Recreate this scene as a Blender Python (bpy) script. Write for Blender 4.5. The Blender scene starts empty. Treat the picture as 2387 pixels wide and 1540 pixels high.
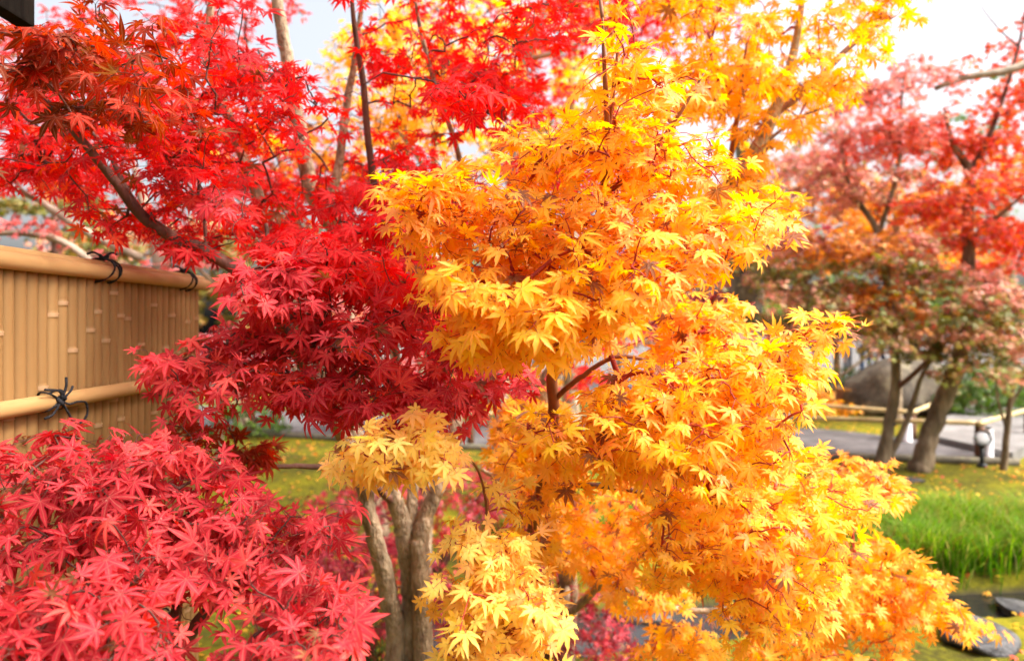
import bpy, bmesh, math, random
import numpy as np
from mathutils import Vector, Matrix, noise as mnoise

random.seed(7)
rng = np.random.default_rng(11)
SC = bpy.context.scene
COL = SC.collection

# ------------------------------------------------------------------ camera, sky, sun, exposure
CAM_H = 1.5
FPX = 683.0                       # focal length in pixels of a 1024-wide frame (24 mm on 36 mm)
HZ = 322.7                        # horizon row
K = 1024.0 / 2386.0
cam_d = bpy.data.cameras.new("camera"); cam = bpy.data.objects.new("camera", cam_d); COL.objects.link(cam)
cam.location = (0, 0, CAM_H); cam.rotation_euler = (math.radians(90), 0, 0)
cam_d.sensor_width = 36; cam_d.lens = 36 * FPX / 1024
cam_d.shift_y = -(330 - HZ) / 1024
cam_d.clip_start = 0.02; cam_d.clip_end = 500
cam_d.dof.use_dof = True; cam_d.dof.focus_distance = 1.35; cam_d.dof.aperture_fstop = 2.5
SC.camera = cam

SUN_EL, SUN_AZ = math.radians(50), math.radians(98)     # azimuth measured from the view direction (+Y) to the right (+X)
w = bpy.data.worlds.new("World"); SC.world = w; w.use_nodes = True
nt = w.node_tree; nt.nodes.clear()
sky = nt.nodes.new("ShaderNodeTexSky"); sky.sky_type = 'NISHITA'; sky.sun_disc = False
sky.sun_elevation = SUN_EL; sky.sun_rotation = SUN_AZ
sky.air_density = 1.0; sky.dust_density = 9.5; sky.ozone_density = 0.3
bg = nt.nodes.new("ShaderNodeBackground"); bg.inputs[1].default_value = 0.15
wo = nt.nodes.new("ShaderNodeOutputWorld")
veil = nt.nodes.new("ShaderNodeHueSaturation"); veil.inputs["Saturation"].default_value = 0.4; veil.inputs["Value"].default_value = 1.15   # thin bright cloud veil
nt.links.new(sky.outputs[0], veil.inputs["Color"]); nt.links.new(veil.outputs[0], bg.inputs[0]); nt.links.new(bg.outputs[0], wo.inputs[0])
sd = bpy.data.lights.new("sun", 'SUN'); sd.energy = 1.6; sd.angle = math.radians(10); sd.color = (1.0, 0.94, 0.86)
so = bpy.data.objects.new("sun", sd); COL.objects.link(so)
sdir = Vector((math.sin(SUN_AZ) * math.cos(SUN_EL), math.cos(SUN_AZ) * math.cos(SUN_EL), math.sin(SUN_EL)))
so.rotation_euler = (-sdir).to_track_quat('-Z', 'Y').to_euler()
SC.view_settings.view_transform = 'Standard'; SC.view_settings.look = 'None'
SC.view_settings.gamma = 1.0; SC.view_settings.use_curve_mapping = False
SC.view_settings.exposure = 1.36
cy = SC.cycles
cy.max_bounces = 10; cy.diffuse_bounces = 5; cy.glossy_bounces = 2; cy.transmission_bounces = 8; cy.transparent_max_bounces = 4
cy.caustics_reflective = False; cy.caustics_refractive = False
cy.use_denoising = True

# ------------------------------------------------------------------ helpers
def P(u, v, Y):
    """Point at distance Y seen at (u, v) of the 2386 x 1540 view of the photograph."""
    return np.array([(u * K - 512) / FPX * Y, Y, CAM_H - (v * K - HZ) / FPX * Y])

def link(o, parent=None):
    COL.objects.link(o)
    if parent is not None: o.parent = parent
    return o

def tag(o, label=None, cat=None, group=None, kind=None):
    if label: o["label"] = label
    if cat: o["category"] = cat
    if group: o["group"] = group
    if kind: o["kind"] = kind
    return o

def empty(name, loc=(0, 0, 0)):
    o = bpy.data.objects.new(name, None); o.location = loc; o.empty_display_size = 0.1
    return link(o)

def np_mesh(name, V, F, mat, parent=None, smooth=True, attrs=None, origin=(0, 0, 0)):
    """V (n,3) array, F (m,3) or (m,4) int array -> one mesh object; parent at origin's world location."""
    V = np.asarray(V, dtype=np.float32) - np.asarray(origin, dtype=np.float32)
    F = np.asarray(F, dtype=np.int32)
    me = bpy.data.meshes.new(name)
    n, k = F.shape
    me.vertices.add(len(V)); me.vertices.foreach_set("co", V.ravel())
    me.loops.add(n * k); me.loops.foreach_set("vertex_index", F.ravel())
    me.polygons.add(n)
    me.polygons.foreach_set("loop_start", np.arange(0, n * k, k, dtype=np.int32))
    me.polygons.foreach_set("loop_total", np.full(n, k, dtype=np.int32))
    me.polygons.foreach_set("use_smooth", np.full(n, smooth, dtype=bool))
    me.update(calc_edges=True)
    for an, av in (attrs or {}).items():
        a = me.attributes.new(an, 'FLOAT', 'POINT'); a.data.foreach_set("value", np.asarray(av, dtype=np.float32))
    me.materials.append(mat)
    o = bpy.data.objects.new(name, me)
    return link(o, parent)

def bm_obj(name, bm, mat, parent=None, smooth=False, loc=(0, 0, 0)):
    me = bpy.data.meshes.new(name); bm.normal_update(); bm.to_mesh(me); bm.free()
    for m in (mat if isinstance(mat, (list, tuple)) else [mat]): me.materials.append(m)
    if smooth: me.polygons.foreach_set("use_smooth", np.full(len(me.polygons), True))
    o = bpy.data.objects.new(name, me); o.location = loc
    return link(o, parent)

def add_box(bm, c, s, rz=0.0, bev=0.0):
    M = Matrix.Translation(c) @ Matrix.Rotation(rz, 4, 'Z') @ Matrix.Diagonal((s[0], s[1], s[2], 1))
    r = bmesh.ops.create_cube(bm, size=1.0, matrix=M)
    if bev > 0:
        es = list({e for v in r['verts'] for e in v.link_edges})
        bmesh.ops.bevel(bm, geom=es, offset=bev, segments=2, affect='EDGES', profile=0.7)

def catmull(pts, rad, per=6):
    pts = np.asarray(pts, float); rad = np.asarray(rad, float)
    if len(pts) < 3: per = max(per, 2)
    p = np.vstack([2 * pts[0] - pts[1], pts, 2 * pts[-1] - pts[-2]])
    out, ro = [], []
    for i in range(len(pts) - 1):
        a, b, c, d = p[i], p[i + 1], p[i + 2], p[i + 3]
        for j in range(per):
            t = j / per
            out.append(0.5 * ((2 * b) + (-a + c) * t + (2 * a - 5 * b + 4 * c - d) * t * t + (-a + 3 * b - 3 * c + d) * t ** 3))
            ro.append(rad[i] * (1 - t) + rad[i + 1] * t)
    out.append(pts[-1]); ro.append(rad[-1])
    return np.array(out), np.array(ro)

class Geo:
    """collects triangles / quads for np_mesh (quads only)."""
    def __init__(s): s.V, s.F, s.n = [], [], 0
    def add(s, V, F):
        s.V.append(np.asarray(V, float)); s.F.append(np.asarray(F, int) + s.n); s.n += len(V)
    def tube(s, pts, rad, sides=8, rough=0.0, cap=True, seed=0):
        pts = np.asarray(pts, float); n = len(pts)
        if n < 2: return
        T = np.gradient(pts, axis=0); T /= np.linalg.norm(T, axis=1)[:, None] + 1e-9
        ref = np.array([0.31, 0.17, 0.94]) if abs(T[0][2]) < 0.9 else np.array([1.0, 0.1, 0.0])
        A = np.cross(T, ref); A /= np.linalg.norm(A, axis=1)[:, None] + 1e-9
        B = np.cross(T, A)
        ang = np.linspace(0, 2 * math.pi, sides, endpoint=False)
        ring = A[:, None, :] * np.cos(ang)[None, :, None] + B[:, None, :] * np.sin(ang)[None, :, None]
        r = np.asarray(rad, float)[:, None] * np.ones((1, sides))
        if rough > 0:
            rr = np.random.default_rng(seed + n)
            a1 = rr.normal(0, rough, (n, sides)); a2 = rr.normal(0, rough, (1, sides))
            r = r * (1 + a1 * 0.5 + a2)
        V = (pts[:, None, :] + ring * r[:, :, None]).reshape(-1, 3)
        i = np.arange(n - 1)[:, None] * sides; j = np.arange(sides)[None, :]; j2 = (j + 1) % sides
        F = np.stack([i + j, i + j2, i + sides + j2, i + sides + j], -1).reshape(-1, 4)
        if cap:
            V = np.vstack([V, pts[0], pts[-1]]); a = n * sides; b = a + 1
            jj = np.arange(sides); q = (n - 1) * sides
            c1 = np.stack([np.full(sides, a), (jj + 1) % sides, jj, jj], -1)
            c2 = np.stack([np.full(sides, b), q + jj, q + (jj + 1) % sides, q + (jj + 1) % sides], -1)
            s.add(V, F); s.caps = getattr(s, 'caps', []); off = s.n - len(V)
            s.tri = getattr(s, 'tri', []); s.tri.append(np.vstack([c1[:, :3], c2[:, :3]]) + off)
        else:
            s.add(V, F)
    def build(s, name, mat, parent=None, smooth=True, origin=(0, 0, 0)):
        V = np.vstack(s.V); F = np.vstack(s.F)
        T = np.vstack([np.vstack([F[:, [0, 1, 2]], F[:, [0, 2, 3]]])] + getattr(s, 'tri', []))
        return np_mesh(name, V, T, mat, parent, smooth, None, origin)

# ------------------------------------------------------------------ materials
def newmat(name):
    m = bpy.data.materials.new(name); m.use_nodes = True
    nt = m.node_tree; nt.nodes.clear()
    out = nt.nodes.new("ShaderNodeOutputMaterial")
    return m, nt, out

def ramp(nt, stops):
    r = nt.nodes.new("ShaderNodeValToRGB"); el = r.color_ramp.elements
    el[0].position, el[0].color = stops[0][0], (*stops[0][1], 1)
    el[1].position, el[1].color = stops[-1][0], (*stops[-1][1], 1)
    for p, c in stops[1:-1]:
        e = el.new(p); e.color = (*c, 1)
    return r

def mathn(nt, op, a, b):
    m = nt.nodes.new("ShaderNodeMath"); m.operation = op
    for i, x in enumerate((a, b)):
        if isinstance(x, (int, float)): m.inputs[i].default_value = x
        else: nt.links.new(x, m.inputs[i])
    return m.outputs[0]

def leaf_mat(name, stops, tip, tipamt=0.5, trans=0.45, rough=0.5, spec=0.35, tsat=None):
    m, nt, out = newmat(name)
    a = nt.nodes.new("ShaderNodeAttribute"); a.attribute_name = "tone"
    t = nt.nodes.new("ShaderNodeAttribute"); t.attribute_name = "tip"
    geo = nt.nodes.new("ShaderNodeNewGeometry")
    nz = nt.nodes.new("ShaderNodeTexNoise"); nz.inputs["Scale"].default_value = 70; nz.inputs["Detail"].default_value = 3
    nt.links.new(geo.outputs["Position"], nz.inputs["Vector"])
    v = mathn(nt, 'ADD', a.outputs["Fac"], mathn(nt, 'MULTIPLY', mathn(nt, 'SUBTRACT', nz.outputs["Fac"], 0.5), 0.28))
    r = ramp(nt, [(0.0, (0.20, 0.085, 0.035)), (0.10, (0.30, 0.13, 0.05))] + [(0.17 + 0.83 * p_, c_) for p_, c_ in stops]); nt.links.new(v, r.inputs[0])
    mx = nt.nodes.new("ShaderNodeMix"); mx.data_type = 'RGBA'
    pw = mathn(nt, 'MULTIPLY', mathn(nt, 'POWER', t.outputs["Fac"], 2.2), tipamt)
    nt.links.new(pw, mx.inputs[0]); nt.links.new(r.outputs[0], mx.inputs[6]); mx.inputs[7].default_value = (*tip, 1)
    ra = nt.nodes.new("ShaderNodeAttribute"); ra.attribute_name = "rib"
    rv = nt.nodes.new("ShaderNodeMix"); rv.data_type = 'RGBA'; nt.links.new(mathn(nt, 'MULTIPLY', mathn(nt, 'POWER', ra.outputs["Fac"], 9.0), 0.55), rv.inputs[0])
    lt = nt.nodes.new("ShaderNodeMix"); lt.data_type = 'RGBA'; lt.inputs[0].default_value = 0.4; nt.links.new(mx.outputs[2], lt.inputs[6]); lt.inputs[7].default_value = (0.95, 0.62, 0.42, 1)
    nt.links.new(mx.outputs[2], rv.inputs[6]); nt.links.new(lt.outputs[2], rv.inputs[7]); mx = rv
    # small pale specks and pin-holes of an old leaf
    sp = nt.nodes.new("ShaderNodeTexNoise"); sp.inputs["Scale"].default_value = 260; sp.inputs["Detail"].default_value = 1
    nt.links.new(geo.outputs["Position"], sp.inputs["Vector"])
    sr = ramp(nt, [(0.72, (0, 0, 0)), (0.78, (0.5, 0.5, 0.5))]); nt.links.new(sp.outputs["Fac"], sr.inputs[0])
    m2 = nt.nodes.new("ShaderNodeMix"); m2.data_type = 'RGBA'
    nt.links.new(sr.outputs[0], m2.inputs[0]); nt.links.new(mx.outputs[2], m2.inputs[6]); m2.inputs[7].default_value = (0.75, 0.6, 0.45, 1)
    p = nt.nodes.new("ShaderNodeBsdfPrincipled"); nt.links.new(m2.outputs[2], p.inputs["Base Color"])
    p.inputs["Roughness"].default_value = rough; p.inputs["Specular IOR Level"].default_value = spec
    tr = nt.nodes.new("ShaderNodeBsdfTranslucent")
    hs = nt.nodes.new("ShaderNodeHueSaturation"); hs.inputs["Saturation"].default_value = 1.15 if tsat is None else tsat; hs.inputs["Value"].default_value = 1.15
    nt.links.new(mx.outputs[2], hs.inputs["Color"]); nt.links.new(hs.outputs[0], tr.inputs[0])
    ms = nt.nodes.new("ShaderNodeMixShader"); ms.inputs[0].default_value = trans
    nt.links.new(p.outputs[0], ms.inputs[1]); nt.links.new(tr.outputs[0], ms.inputs[2]); nt.links.new(ms.outputs[0], out.inputs[0])
    return m

def solid(name, stops, scale=8.0, detail=5, rough=0.7, bump=0.0, stretch=(1, 1, 1), spec=0.3, coord='Object', bscale=None):
    m, nt, out = newmat(name)
    tc = nt.nodes.new("ShaderNodeTexCoord"); mp = nt.nodes.new("ShaderNodeMapping"); mp.inputs["Scale"].default_value = stretch
    nt.links.new(tc.outputs[coord], mp.inputs[0])
    nz = nt.nodes.new("ShaderNodeTexNoise"); nz.inputs["Scale"].default_value = scale; nz.inputs["Detail"].default_value = detail
    nz.inputs["Roughness"].default_value = 0.62
    nt.links.new(mp.outputs[0], nz.inputs["Vector"])
    r = ramp(nt, stops); nt.links.new(nz.outputs["Fac"], r.inputs[0])
    p = nt.nodes.new("ShaderNodeBsdfPrincipled"); nt.links.new(r.outputs[0], p.inputs["Base Color"])
    p.inputs["Roughness"].default_value = rough; p.inputs["Specular IOR Level"].default_value = spec
    if bump > 0:
        n2 = nt.nodes.new("ShaderNodeTexNoise"); n2.inputs["Scale"].default_value = bscale or scale * 3; n2.inputs["Detail"].default_value = 6
        nt.links.new(mp.outputs[0], n2.inputs["Vector"])
        b = nt.nodes.new("ShaderNodeBump"); b.inputs["Strength"].default_value = bump; b.inputs["Distance"].default_value = 0.02
        nt.links.new(n2.outputs["Fac"], b.inputs["Height"]); nt.links.new(b.outputs[0], p.inputs["Normal"])
    nt.links.new(p.outputs[0], out.inputs[0])
    return m

M = {}
RED = [(0.0, (0.36, 0.010, 0.014)), (0.3, (0.62, 0.018, 0.025)), (0.66, (0.78, 0.020, 0.028)), (0.88, (0.86, 0.05, 0.04)), (1.0, (0.88, 0.13, 0.04))]
M['red'] = leaf_mat("scarlet_leaf", RED, (0.84, 0.05, 0.04), 0.3, 0.58, 0.6, 0.12)
M['crimson'] = leaf_mat("crimson_leaf", [(0.0, (0.22, 0.010, 0.016)), (0.4, (0.48, 0.022, 0.038)), (0.75, (0.66, 0.038, 0.056)), (1.0, (0.76, 0.085, 0.07))], (0.80, 0.09, 0.07), 0.35, 0.42, 0.6, 0.2)
M['bronze'] = leaf_mat("shade_bronze_leaf", [(0.0, (0.10, 0.03, 0.008)), (0.5, (0.34, 0.035, 0.010)), (1.0, (0.66, 0.03, 0.015))], (0.4, 0.04, 0.015), 0.3, 0.5, 0.6, 0.12)  # dark brown stops hold the eave shade of the upper corner sprays
M['gold'] = leaf_mat("golden_leaf", [(0.0, (0.86, 0.28, 0.08)), (0.25, (0.90, 0.43, 0.045)), (0.6, (0.93, 0.55, 0.025)), (1.0, (0.95, 0.70, 0.035))], (0.88, 0.28, 0.09), 0.5, 0.52, 0.5, 0.35)
M['amber'] = leaf_mat("amber_leaf", [(0.0, (0.80, 0.30, 0.025)), (0.5, (0.90, 0.46, 0.02)), (1.0, (0.94, 0.60, 0.025))], (0.86, 0.3, 0.05), 0.45, 0.52)
M['pale'] = leaf_mat("pale_yellow_leaf", [(0.0, (0.90, 0.46, 0.15)), (0.35, (0.94, 0.61, 0.13)), (0.7, (0.95, 0.73, 0.13)), (1.0, (0.96, 0.84, 0.22))], (0.9, 0.45, 0.16), 0.5, 0.5, 0.5, 0.35)
M['lemon'] = leaf_mat("lemon_leaf", [(0.0, (0.85, 0.5, 0.01)), (1.0, (0.92, 0.66, 0.015))], (0.9, 0.5, 0.02), 0.2, 0.5)
M['dusky'] = leaf_mat("dusky_pink_leaf", [(0.0, (0.26, 0.38, 0.05)), (0.25, (0.46, 0.40, 0.10)), (0.5, (0.66, 0.36, 0.20)), (0.8, (0.80, 0.36, 0.28)), (1.0, (0.86, 0.27, 0.23))], (0.5, 0.15, 0.13), 0.3, 0.4)
M['coral'] = leaf_mat("coral_leaf", [(0.0, (0.74, 0.18, 0.03)), (0.4, (0.84, 0.24, 0.04)), (0.62, (0.80, 0.10, 0.05)), (1.0, (0.82, 0.14, 0.13))], (0.8, 0.12, 0.08), 0.3, 0.45)
M['orange'] = leaf_mat("orange_leaf", [(0.0, (0.6, 0.16, 0.02)), (0.5, (0.8, 0.28, 0.02)), (1.0, (0.85, 0.42, 0.03))], (0.8, 0.2, 0.04), 0.3, 0.45)
M['olive'] = leaf_mat("olive_leaf", [(0.0, (0.07, 0.10, 0.012)), (0.4, (0.16, 0.17, 0.02)), (0.7, (0.26, 0.2, 0.03)), (1.0, (0.5, 0.16, 0.06))], (0.3, 0.16, 0.04), 0.3, 0.4)
M['green'] = leaf_mat("green_leaf", [(0.0, (0.04, 0.09, 0.015)), (0.6, (0.09, 0.2, 0.02)), (1.0, (0.2, 0.36, 0.03))], (0.16, 0.26, 0.03), 0.3, 0.4)
M['wine'] = leaf_mat("wine_leaf", [(0.0, (0.16, 0.01, 0.025)), (0.5, (0.36, 0.018, 0.045)), (0.85, (0.56, 0.03, 0.06)), (1.0, (0.66, 0.06, 0.03))], (0.5, 0.04, 0.06), 0.3, 0.4)
M['pink'] = leaf_mat("pink_leaf", [(0.0, (0.45, 0.06, 0.06)), (0.5, (0.7, 0.16, 0.16)), (1.0, (0.78, 0.3, 0.26))], (0.75, 0.2, 0.2), 0.3, 0.4)
M['bark'] = solid("maple_bark", [(0.25, (0.10, 0.07, 0.045)), (0.42, (0.27, 0.20, 0.13)), (0.58, (0.46, 0.36, 0.24)), (0.75, (0.60, 0.52, 0.40))], 26, 10, 0.9, 1.0, (1, 1, 0.5), 0.15, bscale=90)
M['bark_dark'] = solid("dark_red_bark", [(0.3, (0.06, 0.026, 0.02)), (0.55, (0.15, 0.07, 0.05)), (0.8, (0.26, 0.15, 0.11))], 18, 6, 0.7, 0.4, (1, 1, 0.4))
M['bark_mid'] = solid("brown_garden_bark", [(0.28, (0.05, 0.036, 0.024)), (0.45, (0.15, 0.11, 0.07)), (0.6, (0.27, 0.20, 0.13)), (0.78, (0.42, 0.36, 0.26))], 9, 9, 0.9, 0.8, (1, 1, 0.3), 0.15, bscale=40)
M['bark_pale'] = solid("pale_grey_bark", [(0.3, (0.18, 0.14, 0.1)), (0.55, (0.36, 0.29, 0.22)), (0.8, (0.55, 0.48, 0.38))], 10, 6, 0.85, 0.4, (1, 1, 0.4))
M['bark_grey'] = solid("mossy_grey_bark", [(0.3, (0.04, 0.034, 0.026)), (0.5, (0.13, 0.11, 0.08)), (0.62, (0.25, 0.22, 0.15)), (0.8, (0.42, 0.4, 0.33))], 7, 6, 0.9, 0.6, (1, 1, 0.5))
M['stem_red'] = solid("orange_red_stem", [(0.3, (0.14, 0.05, 0.025)), (0.6, (0.27, 0.10, 0.04)), (0.85, (0.4, 0.19, 0.08))], 20, 4, 0.55, 0.15, (1, 1, 0.3))
M['twig_red'] = solid("red_twig", [(0.3, (0.22, 0.02, 0.015)), (0.7, (0.45, 0.05, 0.03))], 20, 2, 0.6)
M['twig_dark'] = solid("dark_twig", [(0.3, (0.05, 0.02, 0.016)), (0.7, (0.14, 0.05, 0.035))], 20, 2, 0.7)

# ------------------------------------------------------------------ maple leaf templates
def leaf_template(lod, seed, curl=0.25, narrow=1.0, serr=False, nl=7):
    r = np.random.default_rng(seed)
    if nl == 7: angs = [0, 40, -40, 80, -80, 128, -128]; lens = [1.0, 0.93, 0.93, 0.74, 0.74, 0.40, 0.40]
    else: angs = [0, 46, -46, 98, -98]; lens = [1.0, 0.86, 0.86, 0.52, 0.52]
    order = np.argsort(angs); angs = np.array(angs, float)[order]; lens = np.array(lens)[order]
    angs = np.radians(angs + r.normal(0, 3.5, nl)); lens = lens * (1 + r.normal(0, 0.07, nl))
    V = [(0, 0, 0)]; tip = [0.0]; rib = [1.0]; F = []
    if lod == 0: ts = np.array([0.25, 0.43, 0.60, 0.77, 0.90]); wd = np.array([0.085, 0.122, 0.112, 0.068, 0.030])
    elif lod == 1: ts = np.array([0.30, 0.55, 0.8]); wd = np.array([0.09, 0.125, 0.06])
    else: ts = np.array([0.42]); wd = np.array([0.15])
    wd = wd * narrow
    lobe_bend = r.normal(0, 0.16, nl); droop = curl * (0.7 + 0.6 * r.random(nl))
    fold = 0.10 if lod < 2 else 0.05
    sides = []
    for i in range(nl):
        a, L = angs[i], lens[i]
        wL = wd * (0.75 + 0.25 * L)
        mids, lefts, rights = [], [], []
        for k, t in enumerate(np.append(ts, 1.0)):
            aa = a + lobe_bend[i] * t * t * 0.5
            d = np.array([math.sin(aa), math.cos(aa)]); n = np.array([d[1], -d[0]])
            c = d * L * t; rr = L * t
            z = -droop[i] * rr * rr * 0.55 + 0.02 * math.sin(7 * rr + seed)
            if k < len(ts):
                ww = wL[k]
                sr = (1 + (0.16 if k % 2 else -0.1) * serr)
                mids.append(len(V)); V.append((c[0], c[1], z)); tip.append(t * 0.8); rib.append(1.0)
                q = c - n * ww * sr; rights_off = c + n * ww * (2 - sr if serr else 1)
                lefts.append(len(V)); V.append((q[0], q[1], z + fold * ww * 4 * 0.5)); tip.append(t); rib.append(0.0)
                rights.append(len(V)); V.append((rights_off[0], rights_off[1], z + fold * ww * 4 * 0.5)); tip.append(t); rib.append(0.0)
            else:
                tp = len(V); V.append((c[0], c[1], z - 0.03)); tip.append(1.0); rib.append(0.6)
        F += [(0, lefts[0], mids[0]), (0, mids[0], rights[0])]
        for k in range(len(ts) - 1):
            F += [(lefts[k], lefts[k + 1], mids[k + 1]), (lefts[k], mids[k + 1], mids[k]), (mids[k], mids[k + 1], rights[k + 1]), (mids[k], rights[k + 1], rights[k])]
        F += [(lefts[-1], tp, mids[-1]), (mids[-1], tp, rights[-1])]
        sides.append((lefts[0], rights[0]))
    for i in range(nl - 1):          # web between neighbouring lobes (they run from left to right)
        F.append((0, sides[i][1], sides[i + 1][0]))
    V = np.array(V); 
    return V, np.array(F), np.array(tip), np.array(rib)

TPL = {}
def templates(lod, curl, narrow=1.0, serr=False, nl=7):
    key = (lod, curl, narrow, serr, nl)
    if key not in TPL:
        TPL[key] = [leaf_template(lod, 31 * i + 5, curl * (0.5 + 0.25 * i), narrow, serr, nl) for i in range(6)] + [leaf_template(lod, 977 + i, c, narrow * 0.8, serr, nl) for i, c in ((0, 1.7), (1, -1.1))]
    return TPL[key]

def unit(a): return a / (np.linalg.norm(a, axis=-1, keepdims=True) + 1e-9)

def leaves_mesh(name, pos, axis, nrm, size, tone, tpls, mat, parent, origin, r):
    n = len(pos); which = np.where(r.random(n) < 0.9, r.integers(0, len(tpls) - 2, n), r.integers(len(tpls) - 2, len(tpls), n))
    tone = np.where(r.random(n) < 0.028, 0.03, 0.24 + 0.76 * tone)
    y = unit(axis); z = unit(nrm - (nrm * y).sum(1, keepdims=True) * y); x = np.cross(y, z)
    Vs, Fs, tn, tp, rb = [], [], [], [], []; off = 0
    for k, (V, F, T, R_) in enumerate(tpls):
        id_ = np.where(which == k)[0]
        if len(id_) == 0: continue
        sx = (size[id_] * r.uniform(0.85, 1.1, len(id_)))[:, None, None]; sy = size[id_][:, None, None]
        W = pos[id_][:, None, :] + x[id_][:, None, :] * V[None, :, 0:1] * sx + y[id_][:, None, :] * V[None, :, 1:2] * sy + z[id_][:, None, :] * V[None, :, 2:3] * sy
        nv = len(V)
        Vs.append(W.reshape(-1, 3)); Fs.append((F[None] + (np.arange(len(id_)) * nv)[:, None, None] + off).reshape(-1, 3))
        tn.append(np.repeat(tone[id_], nv)); tp.append(np.tile(T, len(id_))); rb.append(np.tile(R_, len(id_))); off += nv * len(id_)
    return np_mesh(name, np.vstack(Vs), np.vstack(Fs), mat, parent, True, {"tone": np.concatenate(tn), "tip": np.concatenate(tp), "rib": np.concatenate(rb)}, origin)

# ------------------------------------------------------------------ foliage growth
def inpoly(poly, u, v):
    poly = np.asarray(poly, float); x, y = poly[:, 0], poly[:, 1]; x2, y2 = np.roll(x, -1), np.roll(y, -1)
    c = np.zeros(len(u), bool)
    for i in range(len(x)):
        cond = ((y[i] > v) != (y2[i] > v)) & (u < (x2[i] - x[i]) * (v - y[i]) / (y2[i] - y[i] + 1e-9) + x[i])
        c ^= cond
    return c

def project(p):
    return (512 + p[:, 0] / p[:, 1] * FPX) / K, (HZ - (p[:, 2] - CAM_H) / p[:, 1] * FPX) / K

def sprays_in(poly, depth, n, r, disc=0.16, flat=0.03, per=7, lean=(0.0, -0.35, 0.0)):
    """n twig ends: flat sprays spread through the volume a crown's outline encloses between two distances."""
    poly = np.asarray(poly, float); lo, hi = poly.min(0), poly.max(0); out = []; guard = 0; cnt = 0
    while cnt < n and guard < 400:
        guard += 1
        m = max(8, int((n - cnt) / per * 1.3))
        u = r.uniform(lo[0], hi[0], m); v = r.uniform(lo[1], hi[1], m); ok = inpoly(poly, u, v); u, v = u[ok], v[ok]
        for a, b in zip(u, v):
            y0, y1 = depth(a, b) if callable(depth) else depth
            Y = r.uniform(y0, y1); c = P(a, b, Y)
            k = per + r.integers(-2, 3)
            th = r.uniform(0, 2 * math.pi, k); rad = disc * np.sqrt(r.random(k))
            d = np.stack([np.cos(th) * rad, np.sin(th) * rad, r.normal(0, flat, k)], 1)
            d[:, 2] += d[:, 0] * lean[0] - d[:, 1] * lean[1] * -1 * 0 + d[:, 1] * (-lean[1]) * 0.8 - (rad ** 2) / disc * 0.4
            q = c + d
            q = q[q[:, 1] > 0.3]
            uu, vv = project(q); q = q[inpoly(poly, uu, vv)]
            if len(q): out.append(q); cnt += len(q)
            if cnt >= n: break
    return np.vstack(out)[:n]

def sprays_blob(blobs, n, r, disc=0.3, flat=0.06, per=13):
    vol = np.array([a[1][0] * a[1][1] * a[1][2] for a in blobs]) ** 0.75; out = []
    for (c, rad), f in zip(blobs, vol / vol.sum()):
        k = max(1, int(n * f / per)); d = unit(r.normal(0, 1, (k, 3))) * (r.random((k, 1)) ** 0.42)
        cs = np.asarray(c) + d * np.asarray(rad)
        for q in cs:
            th = r.uniform(0, 2 * math.pi, per); ra = disc * np.sqrt(r.random(per))
            out.append(q + np.stack([np.cos(th) * ra, np.sin(th) * ra, r.normal(0, flat, per) - ra * ra / disc * 0.35], 1))
    return np.vstack(out)

def grow(skel, targets, r, sub=2):
    """joins every twig end to the nearest wood that already stands; returns nodes, parents, and the node of each target."""
    nodes = [p for p in skel]; par = [-1] * len(nodes)
    N = np.zeros((len(skel) + len(targets) * (sub + 1), 3)); N[:len(skel)] = skel; c = len(skel)
    par = np.full(len(N), -1)
    d0 = np.array([np.min(((skel - t) ** 2).sum(1)) for t in targets]); order = np.argsort(d0)
    tn = np.zeros(len(targets), int)
    for i in order:
        t = targets[i]; d = ((N[:c] - t) ** 2).sum(1); d[len(skel):] *= 1.0
        j = int(np.argmin(d)); a = N[j]; L = math.sqrt(d[j]); pj = j
        for s in range(1, sub + 2):
            f = s / (sub + 1); q = a * (1 - f) + t * f
            if s <= sub: q = q + r.normal(0, 0.05 * L, 3) + np.array([0, 0, 0.10 * L * math.sin(math.pi * f)])
            N[c] = q; par[c] = pj; pj = c; c += 1
        tn[i] = pj
    return N[:c], par[:c], tn

def twig_geo(N, par, tn, nskel, r0=0.0009, rmax=0.008):
    cnt = np.zeros(len(N)); cnt[tn] += 1
    for i in range(len(N) - 1, -1, -1):
        if par[i] >= 0: cnt[par[i]] += cnt[i]
    rad = np.minimum(rmax, r0 * np.sqrt(cnt + 1.0))
    idx = np.where(par >= 0)[0]
    A, B = N[par[idx]], N[idx]; ra = np.where(par[idx] < nskel, rad[idx], rad[par[idx]]); rb = rad[idx]
    return A, B, ra, rb

def seg_mesh(A, B, ra, rb, sides=4):
    D = unit(B - A); ref = np.where(np.abs(D[:, 2:3]) < 0.9, np.array([[0, 0, 1.0]]), np.array([[1.0, 0, 0]]))
    X = unit(np.cross(D, ref)); Y = np.cross(D, X); n = len(A)
    ang = np.linspace(0, 2 * math.pi, sides, endpoint=False)
    ring = X[:, None, :] * np.cos(ang)[None, :, None] + Y[:, None, :] * np.sin(ang)[None, :, None]
    V = np.concatenate([A[:, None, :] + ring * ra[:, None, None], B[:, None, :] + ring * rb[:, None, None]], 1).reshape(-1, 3)
    j = np.arange(sides); j2 = (j + 1) % sides
    T = np.vstack([np.stack([j, j2, sides + j2], 1), np.stack([j, sides + j2, sides + j], 1)])
    return V, (T[None] + (np.arange(n) * sides * 2)[:, None, None]).reshape(-1, 3)

UP = np.array([0, 0, 1.0]); FRONT = np.array([0, -1.0, 0])

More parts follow.
